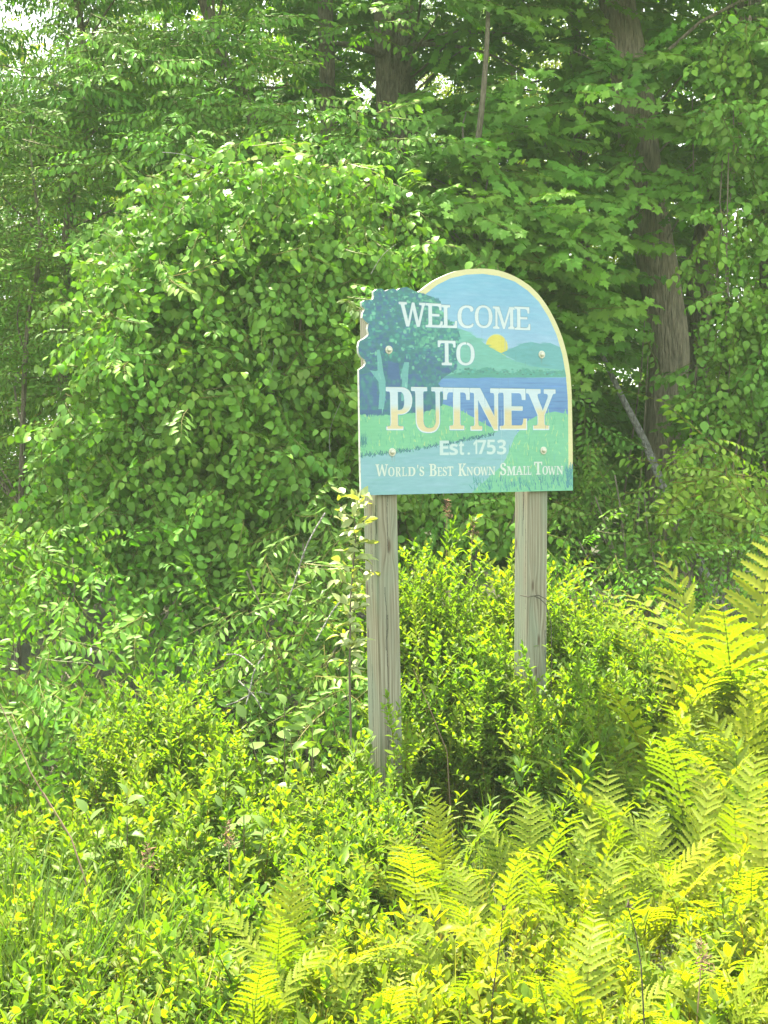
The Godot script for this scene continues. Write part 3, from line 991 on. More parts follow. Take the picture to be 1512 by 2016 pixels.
func trunk(parent: Node3D, path: Array, radii: Array, mat: Material, called := "trunk") -> void:
	var cv := Curve3D.new()
	for k in path.size():
		var a: Vector3 = path[maxi(0, k - 1)]
		var b: Vector3 = path[mini(path.size() - 1, k + 1)]
		cv.add_point(path[k], (a - b) / 6.0, (b - a) / 6.0)
	var n := 60
	var p := []
	var r := []
	for k in n + 1:
		var t := float(k) / n
		p.append(cv.sample_baked(t * cv.get_baked_length(), true) - parent.position)
		var f := t * (radii.size() - 1)
		r.append(lerpf(radii[int(f)], radii[mini(radii.size() - 1, int(f) + 1)], f - int(f)))
	var nz := FastNoiseLite.new()
	nz.seed = int(path[0].x * 100.0) + 77
	nz.frequency = 0.55
	var s := Shape.new()
	s.tube(p, r, 40, Color.WHITE, 0.13, nz)
	s.soften()
	part(called, s.mesh(mat), parent)

# holes in the leaves through which the photo shows stems or sky: [x, y, half width, half height, shallowest depth kept]
const GAPS := [[1305, 640, 62, 150, 14.2], [1290, 500, 50, 90, 14.2], [1265, 270, 50, 90, 14.2], [1222, 60, 40, 70, 14.2], [785, 180, 16, 50, 15.3], [650, 200, 8, 80, 15.3], [1245, 860, 50, 100, 13.2], [1225, 790, 40, 80, 13.2], [1390, 560, 40, 100, 16.3], [1290, 200, 30, 60, 14.2], [25, 40, 60, 50, 99.0], [125, 95, 26, 26, 99.0], [250, 35, 22, 16, 99.0], [385, 22, 26, 14, 99.0], [465, 30, 24, 18, 99.0], [1040, 80, 46, 30, 99.0], [590, 250, 60, 20, 21.0], [430, 250, 30, 25, 21.0], [15, 400, 60, 90, 21.0], [20, 760, 50, 60, 21.0], [255, 375, 30, 12, 21.0], [1010, 140, 50, 30, 21.0]]

func open_here(px: float, py: float, d: float, pad: float) -> bool:
	for g in GAPS:
		var more := pad if g[4] < 18.0 else pad * 0.3
		if d < g[4] and Vector2((px - g[0]) / (g[2] + more), (py - g[1]) / (g[3] + more)).length() < 1.0:
			return true
	return false

func woods() -> void:
	rng.seed = 33
	# [name, label, trunk points [px, py, depth], top, radii, bark, leaves, colour]
	var G1 := Color(0.148, 0.30, 0.038)
	var G2 := Color(0.155, 0.315, 0.037)
	var G3 := Color(0.155, 0.29, 0.038)
	var list := [
		["maple_tree", "stout ridged maple trunk bending upward right of the sign", [[1322, 1120, 14], [1312, 860, 14], [1318, 690, 14], [1298, 550, 14], [1268, 380, 14], [1246, 180, 14], [1214, 0, 14], [1195, -170, 14]], 9.5, [0.24, 0.2, 0.17, 0.18, 0.165, 0.14, 0.105, 0.09], "bark", "maple", G2],
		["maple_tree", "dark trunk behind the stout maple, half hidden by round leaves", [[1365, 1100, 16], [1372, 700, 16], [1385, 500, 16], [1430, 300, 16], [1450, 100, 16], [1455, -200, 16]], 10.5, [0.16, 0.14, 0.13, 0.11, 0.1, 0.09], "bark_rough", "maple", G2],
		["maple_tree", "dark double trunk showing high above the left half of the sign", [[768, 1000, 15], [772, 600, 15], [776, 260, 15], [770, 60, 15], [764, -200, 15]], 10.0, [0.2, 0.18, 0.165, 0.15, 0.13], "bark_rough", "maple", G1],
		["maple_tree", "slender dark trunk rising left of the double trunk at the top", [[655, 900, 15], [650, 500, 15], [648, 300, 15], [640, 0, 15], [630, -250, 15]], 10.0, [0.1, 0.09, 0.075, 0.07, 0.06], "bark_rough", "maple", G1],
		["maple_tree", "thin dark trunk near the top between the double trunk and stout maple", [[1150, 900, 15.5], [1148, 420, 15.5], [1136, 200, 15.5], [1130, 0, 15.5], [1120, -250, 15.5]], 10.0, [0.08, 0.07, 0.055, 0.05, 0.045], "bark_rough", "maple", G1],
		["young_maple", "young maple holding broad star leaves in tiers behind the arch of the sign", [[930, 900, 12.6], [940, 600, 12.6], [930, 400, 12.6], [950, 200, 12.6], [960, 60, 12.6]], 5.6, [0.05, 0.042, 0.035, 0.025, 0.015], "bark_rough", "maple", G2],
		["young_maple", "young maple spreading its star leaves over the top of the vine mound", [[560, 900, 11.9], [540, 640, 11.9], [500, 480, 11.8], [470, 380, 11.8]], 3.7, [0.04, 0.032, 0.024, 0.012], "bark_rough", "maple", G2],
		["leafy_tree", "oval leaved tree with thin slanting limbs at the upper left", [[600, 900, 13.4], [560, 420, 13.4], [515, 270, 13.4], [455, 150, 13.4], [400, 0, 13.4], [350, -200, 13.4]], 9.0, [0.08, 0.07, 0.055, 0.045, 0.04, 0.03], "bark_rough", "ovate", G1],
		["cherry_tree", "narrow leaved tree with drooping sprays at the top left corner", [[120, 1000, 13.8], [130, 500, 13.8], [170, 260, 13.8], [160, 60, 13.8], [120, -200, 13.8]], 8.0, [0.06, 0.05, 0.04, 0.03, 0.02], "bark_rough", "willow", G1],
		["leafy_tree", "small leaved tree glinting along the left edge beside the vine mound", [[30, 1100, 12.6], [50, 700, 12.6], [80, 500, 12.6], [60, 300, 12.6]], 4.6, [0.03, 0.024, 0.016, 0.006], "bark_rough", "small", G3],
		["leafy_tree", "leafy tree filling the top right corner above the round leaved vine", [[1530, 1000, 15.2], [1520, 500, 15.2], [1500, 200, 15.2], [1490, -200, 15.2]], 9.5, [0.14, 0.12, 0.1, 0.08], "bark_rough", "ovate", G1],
	]
	var trees := []
	for q in list:
		var path: Array = q[2].map(func(w): return at(w[0], w[1], w[2]))
		var b: Vector3 = path[0]
		path[0] = Vector3(b.x, ground(b.x, b.z) - 0.15, b.z)
		var last: Vector3 = path[-1]
		if last.y < q[3]:
			path.append(Vector3(last.x + (last.x - path[-2].x) * 0.5, q[3], last.z - 0.3))
		var o := thing(q[0], q[1], "tree", Vector3(b.x, ground(b.x, b.z), b.z))
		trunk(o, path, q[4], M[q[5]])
		trees.append({"o": o, "path": path, "kind": q[6], "col": q[7], "px": float(q[2][mini(2, q[2].size() - 1)][0]), "d": float(q[2][0][2]), "clumps": [], "mat": M[q[5]], "low": 2.0})
	# second stem of the double trunk, and the bare boughs that cross before it
	trunk(trees[2].o, [at(815, 1000, 15.3), at(812, 600, 15.3), at(806, 260, 15.3), at(800, 60, 15.3), at(812, -250, 15.3)], [0.1, 0.09, 0.085, 0.08, 0.07], M.bark)
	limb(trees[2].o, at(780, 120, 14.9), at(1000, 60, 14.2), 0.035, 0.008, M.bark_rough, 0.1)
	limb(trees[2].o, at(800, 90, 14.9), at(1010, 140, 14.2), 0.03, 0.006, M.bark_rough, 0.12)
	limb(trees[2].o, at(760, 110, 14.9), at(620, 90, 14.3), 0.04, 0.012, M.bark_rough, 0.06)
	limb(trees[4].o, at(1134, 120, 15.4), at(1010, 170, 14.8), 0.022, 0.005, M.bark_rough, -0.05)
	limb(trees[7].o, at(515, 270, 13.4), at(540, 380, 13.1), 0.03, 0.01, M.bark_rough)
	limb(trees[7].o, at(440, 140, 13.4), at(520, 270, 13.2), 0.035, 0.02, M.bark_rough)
	# clumps of leaves: near tiers first
	for q in [[800, 330, 12.9], [890, 300, 12.7], [980, 320, 12.8], [1060, 350, 12.9], [840, 400, 12.4], [930, 410, 12.2], [1030, 410, 12.4], [1100, 430, 12.6], [800, 470, 12.4], [890, 500, 12.3], [980, 500, 12.2], [1075, 520, 12.4], [1110, 600, 12.6], [1110, 690, 12.8], [1100, 480, 12.4], [720, 330, 12.8], [740, 420, 12.5], [1040, 250, 13.0], [900, 220, 13.2], [760, 510, 12.4]]:
		if open_here(q[0], q[1], q[2], 95.0):
			continue
		trees[5].clumps.append([at(q[0], q[1], q[2]), Vector3(0.38, 0.13, 0.36), 12])
	for q in [[300, 450, 11.5], [380, 470, 11.3], [450, 500, 11.2], [500, 545, 11.1], [420, 545, 11.2], [340, 530, 11.4], [560, 500, 11.4], [540, 420, 11.6], [460, 410, 11.7]]:
		trees[6].clumps.append([at(q[0], q[1], q[2]), Vector3(0.30, 0.10, 0.26), 7])
	for q in [[1300, 125, 13.2], [1370, 120, 13.1], [1420, 90, 13.0], [1395, 250, 13.1], [1290, 400, 13.0], [1420, 350, 13.1], [1160, 330, 13.4], [1262, 235, 13.2], [1225, 120, 13.2], [1255, 330, 13.1], [1130, 220, 13.6], [1130, 100, 13.6], [1150, 470, 13.3], [1140, 560, 13.2], [1470, 260, 13.5]]:
		trees[0].clumps.append([at(q[0], q[1], q[2]), Vector3(0.34, 0.12, 0.32), 8])
	for q in [[30, 300], [80, 340], [20, 420], [95, 430], [50, 500], [110, 530], [20, 580], [80, 610], [130, 650], [40, 680], [100, 740], [20, 800], [90, 830], [50, 900], [-30, 500], [-40, 700], [-40, 880], [130, 480], [60, 250]]:
		if open_here(q[0], q[1], 13.0, 25.0):
			continue
		trees[9].clumps.append([at(q[0] + G() * 12, q[1] + G() * 12, 12.5 + G() * 0.2), Vector3(0.3, 0.16, 0.26), 24])
	for q in [[60, 190], [170, 150], [230, 90], [300, 150], [110, 230], [200, 240], [280, 260], [150, 310], [30, 230], [350, 200]]:
		if open_here(q[0], q[1], 13.0, 25.0):
			continue
		trees[8].clumps.append([at(q[0], q[1], 13.3 + G() * 0.2), Vector3(0.36, 0.15, 0.3), 20])
	for q in [[400, 90], [480, 60], [540, 150], [600, 220], [420, 190], [500, 230], [560, 290], [620, 320], [460, 290], [330, 60], [380, 260]]:
		if open_here(q[0], q[1], 13.0, 25.0):
			continue
		trees[7].clumps.append([at(q[0], q[1], 13.0 + G() * 0.2), Vector3(0.36, 0.15, 0.3), 16])
	for q in [[230, 330], [300, 290], [370, 270], [450, 265], [520, 280], [600, 300], [680, 300], [740, 290], [330, 220], [480, 210], [640, 240], [710, 230]]:
		trees[7].clumps.append([at(q[0], q[1], 12.3 + G() * 0.2), Vector3(0.34, 0.15, 0.26), 15])
	# the wood in depth; each clump goes to the tree it hangs nearest to
	var depths := [12.9, 13.7, 14.6, 15.6, 16.8, 18.2]
	for li in depths.size():
		var d0: float = depths[li]
		var step := 0.62 * FOCAL / d0
		var px := -420.0
		while px < 1980.0:
			var py := -260.0
			while py < 1100.0:
				var x := px + G() * step * 0.3
				var y := py + G() * step * 0.25
				var d := d0 + G() * 0.25
				py += step * 0.62
				if open_here(x, y, d, 0.42 * FOCAL / d) or rng.randf() < (0.34 if x < 700.0 else 0.30):
					continue
				var p := at(x, y, d)
				if p.y < 0.35 or (p.y < 1.6 and d < 13.3):
					continue
				if p.y > 1.5 + 2.6 * (-9.8 - p.z):
					continue
				if x > 100.0 and x < 740.0 and y > 330.0 and d < 12.6:
					continue
				var best := 0
				var bd := 1e9
				for k in trees.size():
					if k == 5 or k == 6:
						continue
					var e: float = absf(trees[k].px - x) / 130.0 + absf(trees[k].d - d) * 0.7 + (2.0 if trees[k].kind == "small" and y < 280.0 else 0.0)
					if e < bd:
						bd = e; best = k
				trees[best].clumps.append([p, Vector3(0.40, 0.15, 0.36), {"maple": 11, "willow": 22, "small": 26, "ovate": 18}[trees[best].kind]])
			px += step
	# low boughs far back that close the view between the stems
	for k in 60:
		var right_ := k % 2 == 0
		var x := R(1080, 1560) if right_ else R(-120, 200)
		var y := R(480, 950) if right_ else R(300, 950)
		var d := R(16.8, 18.8)
		trees[1 if right_ and x < 1400 else 10 if right_ else 8].clumps.append([at(x, y, d), Vector3(0.5, 0.22, 0.4), 20])
	# crowns above the picture, which shade the mound and the rear of the clearing
	for k in 230:
		var p := Vector3(R(-6.5, 6.5), R(5.5, 13.5), R(-20.0, -12.3))
		if p.y > 1.0 + 2.6 * (-9.8 - p.z) + G() * 0.4 or p.y < 1.9 + 0.30 * -p.z:
			continue
		var best := 0
		var bd := 1e9
		for j in trees.size():
			if j == 5 or j == 6 or j == 9:
				continue
			var e: float = Vector2(trees[j].o.position.x - p.x, trees[j].o.position.z - p.z).length()
			if e < bd:
				bd = e; best = j
		trees[best].clumps.append([p, Vector3(0.75, 0.3, 0.7), 34])
	for t in trees:
		crown(t.o, t.clumps, L[t.kind], t.col, "tier")
		var k := 0
		for q in t.clumps:                        # limbs that carry the clumps
			k += 1
			if k % 3 and t.clumps.size() > 30:
				continue
			var best: Vector3 = t.path[0]
			for w in t.path.size() - 1:
				for s in 5:
					var c: Vector3 = t.path[w].lerp(t.path[w + 1], s / 5.0)
					if c.y < q[0].y + 0.1 and c.distance_to(q[0] - Vector3(0, 0.5, 0)) < best.distance_to(q[0] - Vector3(0, 0.5, 0)):
						best = c
			if best.distance_to(q[0]) < (3.2 if t.kind == "maple" else 1.5):
				limb(t.o, best, q[0], 0.006 + 0.006 * best.distance_to(q[0]), 0.004, t.mat, 0.1)
	# leaves of the two young maples that can be told apart
	var lm: Array = T.maple.map(func(s): return s.mesh(M.maple_near))
	for q in [[trees[6], 60], [trees[5], 110]]:
		for k in q[1]:
			var c: Array = pick(q[0].clumps)
			var d := Vector3(G() * 0.5, G() * 0.4, absf(G()) * 0.45)
			var p: Vector3 = c[0] + d * c[1] * 1.3
			part("leaf", pick(lm), q[0].o, facing(Vector3(G() * 0.8, -0.55 + G() * 0.3, 0.6), Vector3(G() * 0.3, 0.7, 0.8), R(0.09, 0.15), p - q[0].o.position))
	rear_trees()
	log_and_vines()
	vine_mound()

func rear_trees() -> void:
	rng.seed = 61
	var k := 0
	for q in [[-260, 22.5, 8.6], [60, 23.5, 8.0], [330, 24.5, 10.0], [560, 23.0, 9.4], [800, 25.0, 10.6], [1020, 23.5, 9.8], [1260, 24.5, 10.4], [1480, 23.0, 10.0], [1750, 24.0, 10.0], [-120, 20.6, 7.4], [150, 21.0, 7.6], [420, 21.6, 8.6], [1010, 21.2, 8.4]]:
		var p := at(q[0], 800, q[1])
		p.y = ground(p.x, p.z)
		var o := thing("sunlit_tree", ["sunlit yellow green tree glimpsed beyond the left edge of the wood", "sunlit yellow green tree behind the top left corner gaps", "sunlit yellow green tree glimpsed behind the slanting limbs", "sunlit tree glimpsed left of the slender dark trunk", "sunlit tree glimpsed behind the dark double trunk", "sunlit tree behind the bare boughs at the top centre", "sunlit tree glimpsed behind the stout maple trunk", "sunlit tree glimpsed behind the top right vine leaves", "sunlit tree beyond the right edge of the wood", "sunlit tree close behind the small leaved tree, partly past the left edge", "sunlit tree close behind the narrow leaved tree at the upper left", "sunlit tree close behind the top of the vine mound", "sunlit tree close behind the bare boughs at the top"][k], "tree", p)
		k += 1
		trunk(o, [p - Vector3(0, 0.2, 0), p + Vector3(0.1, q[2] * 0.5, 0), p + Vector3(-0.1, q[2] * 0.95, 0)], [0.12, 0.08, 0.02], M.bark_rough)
		var cl := []
		for j in 110:
			var d := Vector3(rng.randfn(), rng.randfn(), rng.randfn()).normalized() * pow(rng.randf(), 0.4)
			cl.append([p + Vector3(0, q[2] * 0.55, 0) + d * Vector3(1.6, q[2] * 0.48, 1.0), Vector3(0.5, 0.3, 0.5), 16])
		crown(o, cl, L.ovate, Color(0.26, 0.34, 0.04), "tier", "foliage", 0.16)

# a bush of rounded lumps of leaves: [px, py, depth, radius]
func lump_bush(o: Node3D, lumps: Array, kind: String, col: Color, per: int, stem_mat: Material, stems := true) -> Array:
	var cl := []
	var k := 0
	for q in lumps:
		var c := at(q[0], q[1], q[2])
		cl.append([c, Vector3(q[3], q[3] * 0.85, q[3] * 0.8), int(per * q[3] * q[3] / 0.06)])
		k += 1
		if stems and k % 2 == 0:
			limb(o, o.position + Vector3(G() * 0.15, 0, G() * 0.15), c, 0.014, 0.005, stem_mat, 0.1, "stem")
	crown(o, cl, L[kind], col, "shell")
	return cl

func log_and_vines() -> void:
	rng.seed = 71
	var up_ := at(1190, 708, 12.95)
	var low_ := at(1308, 960, 12.65)
	var p := low_ + (low_ - up_) * (low_.y + 0.2) / (up_.y - low_.y)
	var o := thing("leaning_log", "thin grey mottled dead stem leaning left between the sign and stout maple", "dead tree", p)
	trunk(o, [p, low_, low_.lerp(up_, 0.35) + Vector3(0.015, 0, 0), low_.lerp(up_, 0.7), up_, up_ + (up_ - low_) * 0.06], [0.046, 0.042, 0.038, 0.034, 0.028, 0.018], M.bark_pale)
	# round leaved vine climbing at the right edge
	p = at(1440, 900, 12.6)
	p.y = ground(p.x, p.z)
	o = thing("climbing_vine", "tall climbing vine of round leaves at the right edge beside the stout trunk", "vine", p)
	var lumps := []
	for q in [[1440, 610, 0.2], [1400, 670, 0.18], [1470, 660, 0.24], [1500, 580, 0.2], [1390, 730, 0.17], [1450, 740, 0.24], [1510, 740, 0.24], [1370, 790, 0.14], [1420, 800, 0.2], [1490, 820, 0.22], [1380, 850, 0.14], [1450, 850, 0.16], [1350, 745, 0.1], [1560, 650, 0.3], [1580, 800, 0.3], [1400, 480, 0.16], [1440, 440, 0.2], [1495, 470, 0.22], [1370, 520, 0.12], [1440, 180, 0.17], [1400, 220, 0.14], [1480, 230, 0.2], [1450, 70, 0.2], [1385, 140, 0.13], [1500, 330, 0.2], [1440, 300, 0.14], [1510, 130, 0.2]]:
		lumps.append([q[0], q[1], 12.6 + G() * 0.15, q[2]])
	lump_bush(o, lumps, "broad", Color(0.15, 0.295, 0.034), 30, M.bark_rough)
	var bl: Array = T.broad.map(func(s): return s.mesh(M.vine_near))
	for k in 90:
		var q: Array = pick(lumps)
		var d := Vector3(G() * 0.5, G() * 0.5, 0.75).normalized()
		part("leaf", pick(bl), o, facing(Vector3(G() * 0.7, -0.9, 0.5), d + Vector3(0, 0.5, 0), R(0.075, 0.105), at(q[0], q[1], q[2]) + d * q[3] * 1.08 - o.position))
	# understorey behind the sign
	var rest := [
		["understorey_bush", "dark leafy bush in shade between the sign and the leaning grey stem", "bush", [[1130, 760, 12.9, 0.24], [1130, 840, 12.7, 0.24], [1160, 920, 12.4, 0.22], [1120, 900, 12.6, 0.26], [1230, 700, 13.2, 0.14], [1255, 640, 13.3, 0.12], [1275, 790, 12.5, 0.09], [1272, 690, 12.6, 0.08], [1050, 850, 12.8, 0.3], [960, 880, 12.8, 0.3]], "ovate", Color(0.138, 0.28, 0.036), 12],
		["viburnum_bush", "rounded light green bush with pointed leaves under the climbing vine", "bush", [[1340, 925, 11.4, 0.15], [1395, 900, 11.4, 0.2], [1450, 930, 11.4, 0.2], [1370, 965, 11.2, 0.2], [1430, 975, 11.2, 0.22], [1490, 985, 11.3, 0.2], [1390, 1015, 11.1, 0.18]], "ovate", Color(0.23, 0.37, 0.045), 28],
		["bramble_bush", "low bramble with small leaves and arching tips right of the right post", "bush", [[1110, 1010, 11.2, 0.16], [1170, 985, 11.3, 0.18], [1230, 965, 11.3, 0.18], [1290, 985, 11.2, 0.18], [1340, 1030, 11.0, 0.2], [1160, 1050, 10.9, 0.2], [1240, 1040, 10.9, 0.22], [1410, 1060, 10.9, 0.22], [1480, 1070, 10.9, 0.24], [1200, 925, 11.4, 0.1], [1255, 1100, 10.7, 0.22], [1340, 1110, 10.7, 0.22], [1440, 1130, 10.6, 0.22], [1130, 1110, 10.7, 0.2], [1530, 1020, 11.2, 0.3], [1120, 1170, 10.5, 0.22], [1200, 1160, 10.5, 0.22], [1290, 1170, 10.4, 0.24], [1400, 1190, 10.3, 0.24], [1500, 1180, 10.3, 0.26], [1180, 900, 11.8, 0.16], [1290, 900, 11.9, 0.14]], "small", Color(0.142, 0.285, 0.036), 18],
		["understorey_bush", "leafy bush in shade seen under the board between the two posts", "bush", [[800, 990, 11.3, 0.24], [880, 1000, 11.2, 0.26], [960, 1000, 11.2, 0.26], [1040, 1000, 11.2, 0.26], [850, 1060, 10.9, 0.24], [930, 1060, 10.9, 0.24], [1010, 1070, 10.9, 0.24], [760, 1060, 10.9, 0.26], [1000, 900, 11.6, 0.34], [860, 900, 11.6, 0.34]], "broad", Color(0.138, 0.28, 0.036), 12],
		["leaning_shrub", "pale narrow leaved shrub with bare twigs between the mound and left post", "shrub", [[640, 1030, 10.3, 0.22], [590, 1080, 10.2, 0.22], [680, 1090, 10.1, 0.2], [540, 1130, 10.0, 0.2], [620, 1150, 9.9, 0.22], [690, 1170, 9.9, 0.2], [560, 1210, 9.7, 0.22], [640, 1230, 9.6, 0.22], [500, 1240, 9.6, 0.22], [690, 1280, 9.4, 0.2], [600, 1300, 9.3, 0.22], [520, 1310, 9.3, 0.2], [700, 1370, 9.0, 0.2], [630, 1380, 8.9, 0.2]], "willow", Color(0.155, 0.28, 0.045), 21],
		["understorey_bush", "shaded oval leaved bush below the vine mound at the left edge", "bush", [[30, 1080, 10.4, 0.26], [120, 1090, 10.3, 0.26], [220, 1130, 10.2, 0.24], [330, 1170, 10.1, 0.24], [430, 1200, 9.9, 0.24], [60, 1180, 10.0, 0.26], [160, 1210, 9.8, 0.24], [260, 1240, 9.8, 0.22], [360, 1270, 9.6, 0.22], [450, 1290, 9.5, 0.2], [-60, 1150, 10.2, 0.3], [-120, 1050, 10.6, 0.36]], "ovate", Color(0.142, 0.285, 0.036), 15],
		["understorey_bush", "low shaded pointed leaf bush at the left edge above the grass", "bush", [[20, 1290, 9.3, 0.24], [110, 1310, 9.2, 0.24], [190, 1350, 9.0, 0.2], [50, 1390, 8.9, 0.24], [140, 1420, 8.8, 0.22], [210, 1450, 8.7, 0.16], [10, 1470, 8.6, 0.22], [100, 1500, 8.4, 0.2], [-80, 1380, 9.0, 0.3], [-60, 1500, 8.5, 0.26]], "willow", Color(0.148, 0.28, 0.038), 22],
	]
	for q in rest:
		var m: Array = q[3][q[3].size() / 2]
		p = at(m[0], m[1], m[2])
		p.y = ground(p.x, p.z)
		o = thing(q[0], q[1], q[2], p)
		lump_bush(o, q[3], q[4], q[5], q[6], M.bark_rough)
		if q[0] == "leaning_shrub":
			for e in [[[640, 1010], [560, 1190]], [[690, 1170], [620, 1260]], [[470, 1340], [515, 1400]], [[520, 1290], [480, 1390]], [[440, 1290], [500, 1310]], [[560, 1380], [440, 1380]]]:
				limb(o, at(e[0][0], e[0][1], 9.2), at(e[1][0], e[1][1], 9.0), 0.005, 0.004, M.bark_pale, 0.03, "twig")

func vine_mound() -> void:
	rng.seed = 81
	var mask := [Vector2(720, 345), Vector2(640, 350), Vector2(540, 330), Vector2(430, 325), Vector2(330, 360), Vector2(230, 430), Vector2(180, 520), Vector2(195, 620), Vector2(165, 720), Vector2(150, 840), Vector2(110, 930), Vector2(40, 1000), Vector2(-60, 1040), Vector2(0, 1120), Vector2(200, 1130), Vector2(420, 1170), Vector2(560, 1150), Vector2(640, 1010), Vector2(760, 990), Vector2(940, 960), Vector2(1010, 800), Vector2(960, 560), Vector2(850, 430)]
	var p := at(460, 1100, 11.6)
	p.y = ground(p.x, p.z)
	var o := thing("vine_mound", "tall rounded mound smothered in broad vine leaves left of the sign", "vine", p)
	var lumps := []
	for layer in 3:
		var step: float = [70.0, 90.0, 110.0][layer]
		var y := 310.0
		var row := 0
		while y < 1190.0:
			var x := -60.0 + (step * 0.5 if row % 2 else 0.0)
			while x < 1020.0:
				var q := Vector2(x + G() * 13.0, y + G() * 13.0)
				if Geometry2D.is_point_in_polygon(q, PackedVector2Array(mask)):
					if rng.randf() < 0.14:
						continue
					var u := (q.x - 440.0) / 400.0
					var v := (q.y - 800.0) / 560.0
					var d := 11.75 - 0.95 * sqrt(maxf(0.0, 1.0 - u * u * 0.8 - v * v * (0.85 if v < 0.0 else 0.1))) - 0.55 * maxf(0.0, v) + layer * 0.42 + G() * 0.15
					lumps.append([q.x, q.y, d, R(0.12, 0.27) + layer * 0.04])
				x += step
			y += step * 0.85
			row += 1
	lump_bush(o, lumps, "broad", Color(0.138, 0.285, 0.033), 17, M.bark_rough, false)
	for k in 9:
		var q: Array = pick(lumps)
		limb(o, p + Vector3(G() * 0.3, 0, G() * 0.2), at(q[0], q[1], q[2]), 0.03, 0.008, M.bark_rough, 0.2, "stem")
	# shoots that break the outline, and the maple seedlings that grow through it
	var wild := []
	for e in [[715, 345], [640, 330], [560, 310], [470, 300], [400, 310], [330, 335], [270, 385], [210, 440], [165, 520], [175, 600], [150, 700], [130, 800], [110, 880], [250, 560], [600, 620], [420, 700], [300, 800], [560, 860], [650, 720], [480, 940], [230, 920], [700, 860], [360, 600]]:
		wild.append([at(e[0] + G() * 15, e[1] + G() * 15, 11.0 + G() * 0.15), Vector3(0.13, 0.2, 0.13), 7])
	crown(o, wild, L.broad, Color(0.17, 0.30, 0.046), "tier", "shoots")
	var mixed := []
	for k in 26:
		var q: Array = pick(lumps)
		mixed.append([at(q[0], q[1], q[2] - 0.18), Vector3(0.2, 0.12, 0.14), 5])
	crown(o, mixed, L.ovate, Color(0.15, 0.27, 0.05), "tier", "young_shoots")
	var bl: Array = T.broad.map(func(s): return s.mesh(M.vine_near))
	for k in 270:
		var q: Array = lumps[rng.randi() % mini(lumps.size(), 120)]
		var d := Vector3(G() * 0.5, G() * 0.45, 0.8).normalized()
		part("leaf", pick(bl), o, facing(Vector3(G() * 0.7, -0.9, 0.5), d + Vector3(0, 0.5, 0), R(0.05, 0.085), at(q[0], q[1], q[2]) + d * q[3] * 1.08 - p))
	# runners that stand off the mound
	for e in [[[540, 800], [530, 690]], [[650, 890], [668, 780]], [[320, 300], [420, 330]], [[730, 540], [780, 480]]]:
		limb(o, at(e[0][0], e[0][1], 10.7), at(e[1][0], e[1][1], 10.6), 0.003, 0.0015, M.bark_pale, 0.03, "tendril")

# upright shoots from one rootstock. px, top py, depth give the tip of the tallest
func clump(called: String, label: String, category: String, px: float, py: float, d: float, radius: float, n: int, kind: String, mats: Array, group := "", shade := -1) -> Node3D:
	var top := at(px, py, d)
	var g := ground(top.x, top.z)
	var o := thing(called, label, category, Vector3(top.x, g, top.z), group)
	var H := maxf(0.3, (top.y - g) * 1.07)
	for k in int(n * 1.2):
		var a := R(0, TAU)
		var r := radius * sqrt(rng.randf())
		if k == 0:
			r = 0.02
		var h := H * (1.0 if k == 0 else R(0.76, 1.0) - 0.2 * r / radius)
		var key := "_low" if h < 0.48 else "_mid" if h < 0.78 else "_tall" if h < 1.18 else "_giant"
		var base := Vector3(cos(a) * r, 0, sin(a) * r)
		base.y = ground(top.x + base.x, top.z + base.z) - g - 0.02
		var s := clampf(h / {"_low": 0.38, "_mid": 0.62, "_tall": 0.95, "_giant": 1.45}[key], 0.7, 1.4)
		var tilt := Vector3(cos(a), 0, sin(a)) * r * 0.5 / maxf(h, 0.3) + Vector3(G(), 0, G()) * 0.08
		var x := facing((Vector3.UP + tilt), Vector3(cos(a * 7.0), 0, sin(a * 7.0)), s, base)
		var p := part("leafy_stem", pick(L[kind + key]), o, x)
		p.set_surface_override_material(0, mats[shade if shade >= 0 else [0, 0, 1, 2][rng.randi() % 4]])
	return o

func fern(label: String, px: float, py: float, d: float, n: int, group := "") -> void:
	var top := at(px, py, d)
	var g := ground(top.x, top.z)
	var o := thing("fern", label, "fern", Vector3(top.x, g, top.z + 0.06), group)
	var H := maxf(0.35, top.y - g)
	var a0 := R(0, TAU)
	for k in n:
		var a := a0 + TAU * k / n + G() * 0.25
		var out := R(0.05, 0.32)
		if k == 0:
			out = 0.08
		var dir := Vector3(cos(a), 0, sin(a))
		var y := (Vector3.UP + dir * out).normalized()
		var z := (dir - y * dir.dot(y)).normalized().rotated(y, G() * 0.3)
		var s := H * (1.12 if k == 0 else R(0.8, 1.1))
		var p := part("frond", pick(L.frond), o, Transform3D(Basis(y.cross(z) * s * R(0.75, 1.05), y * s, z * s * R(0.6, 1.5)), dir * 0.03))
		p.set_surface_override_material(0, M.fern_leaf[[0, 0, 1, 2][rng.randi() % 4]])

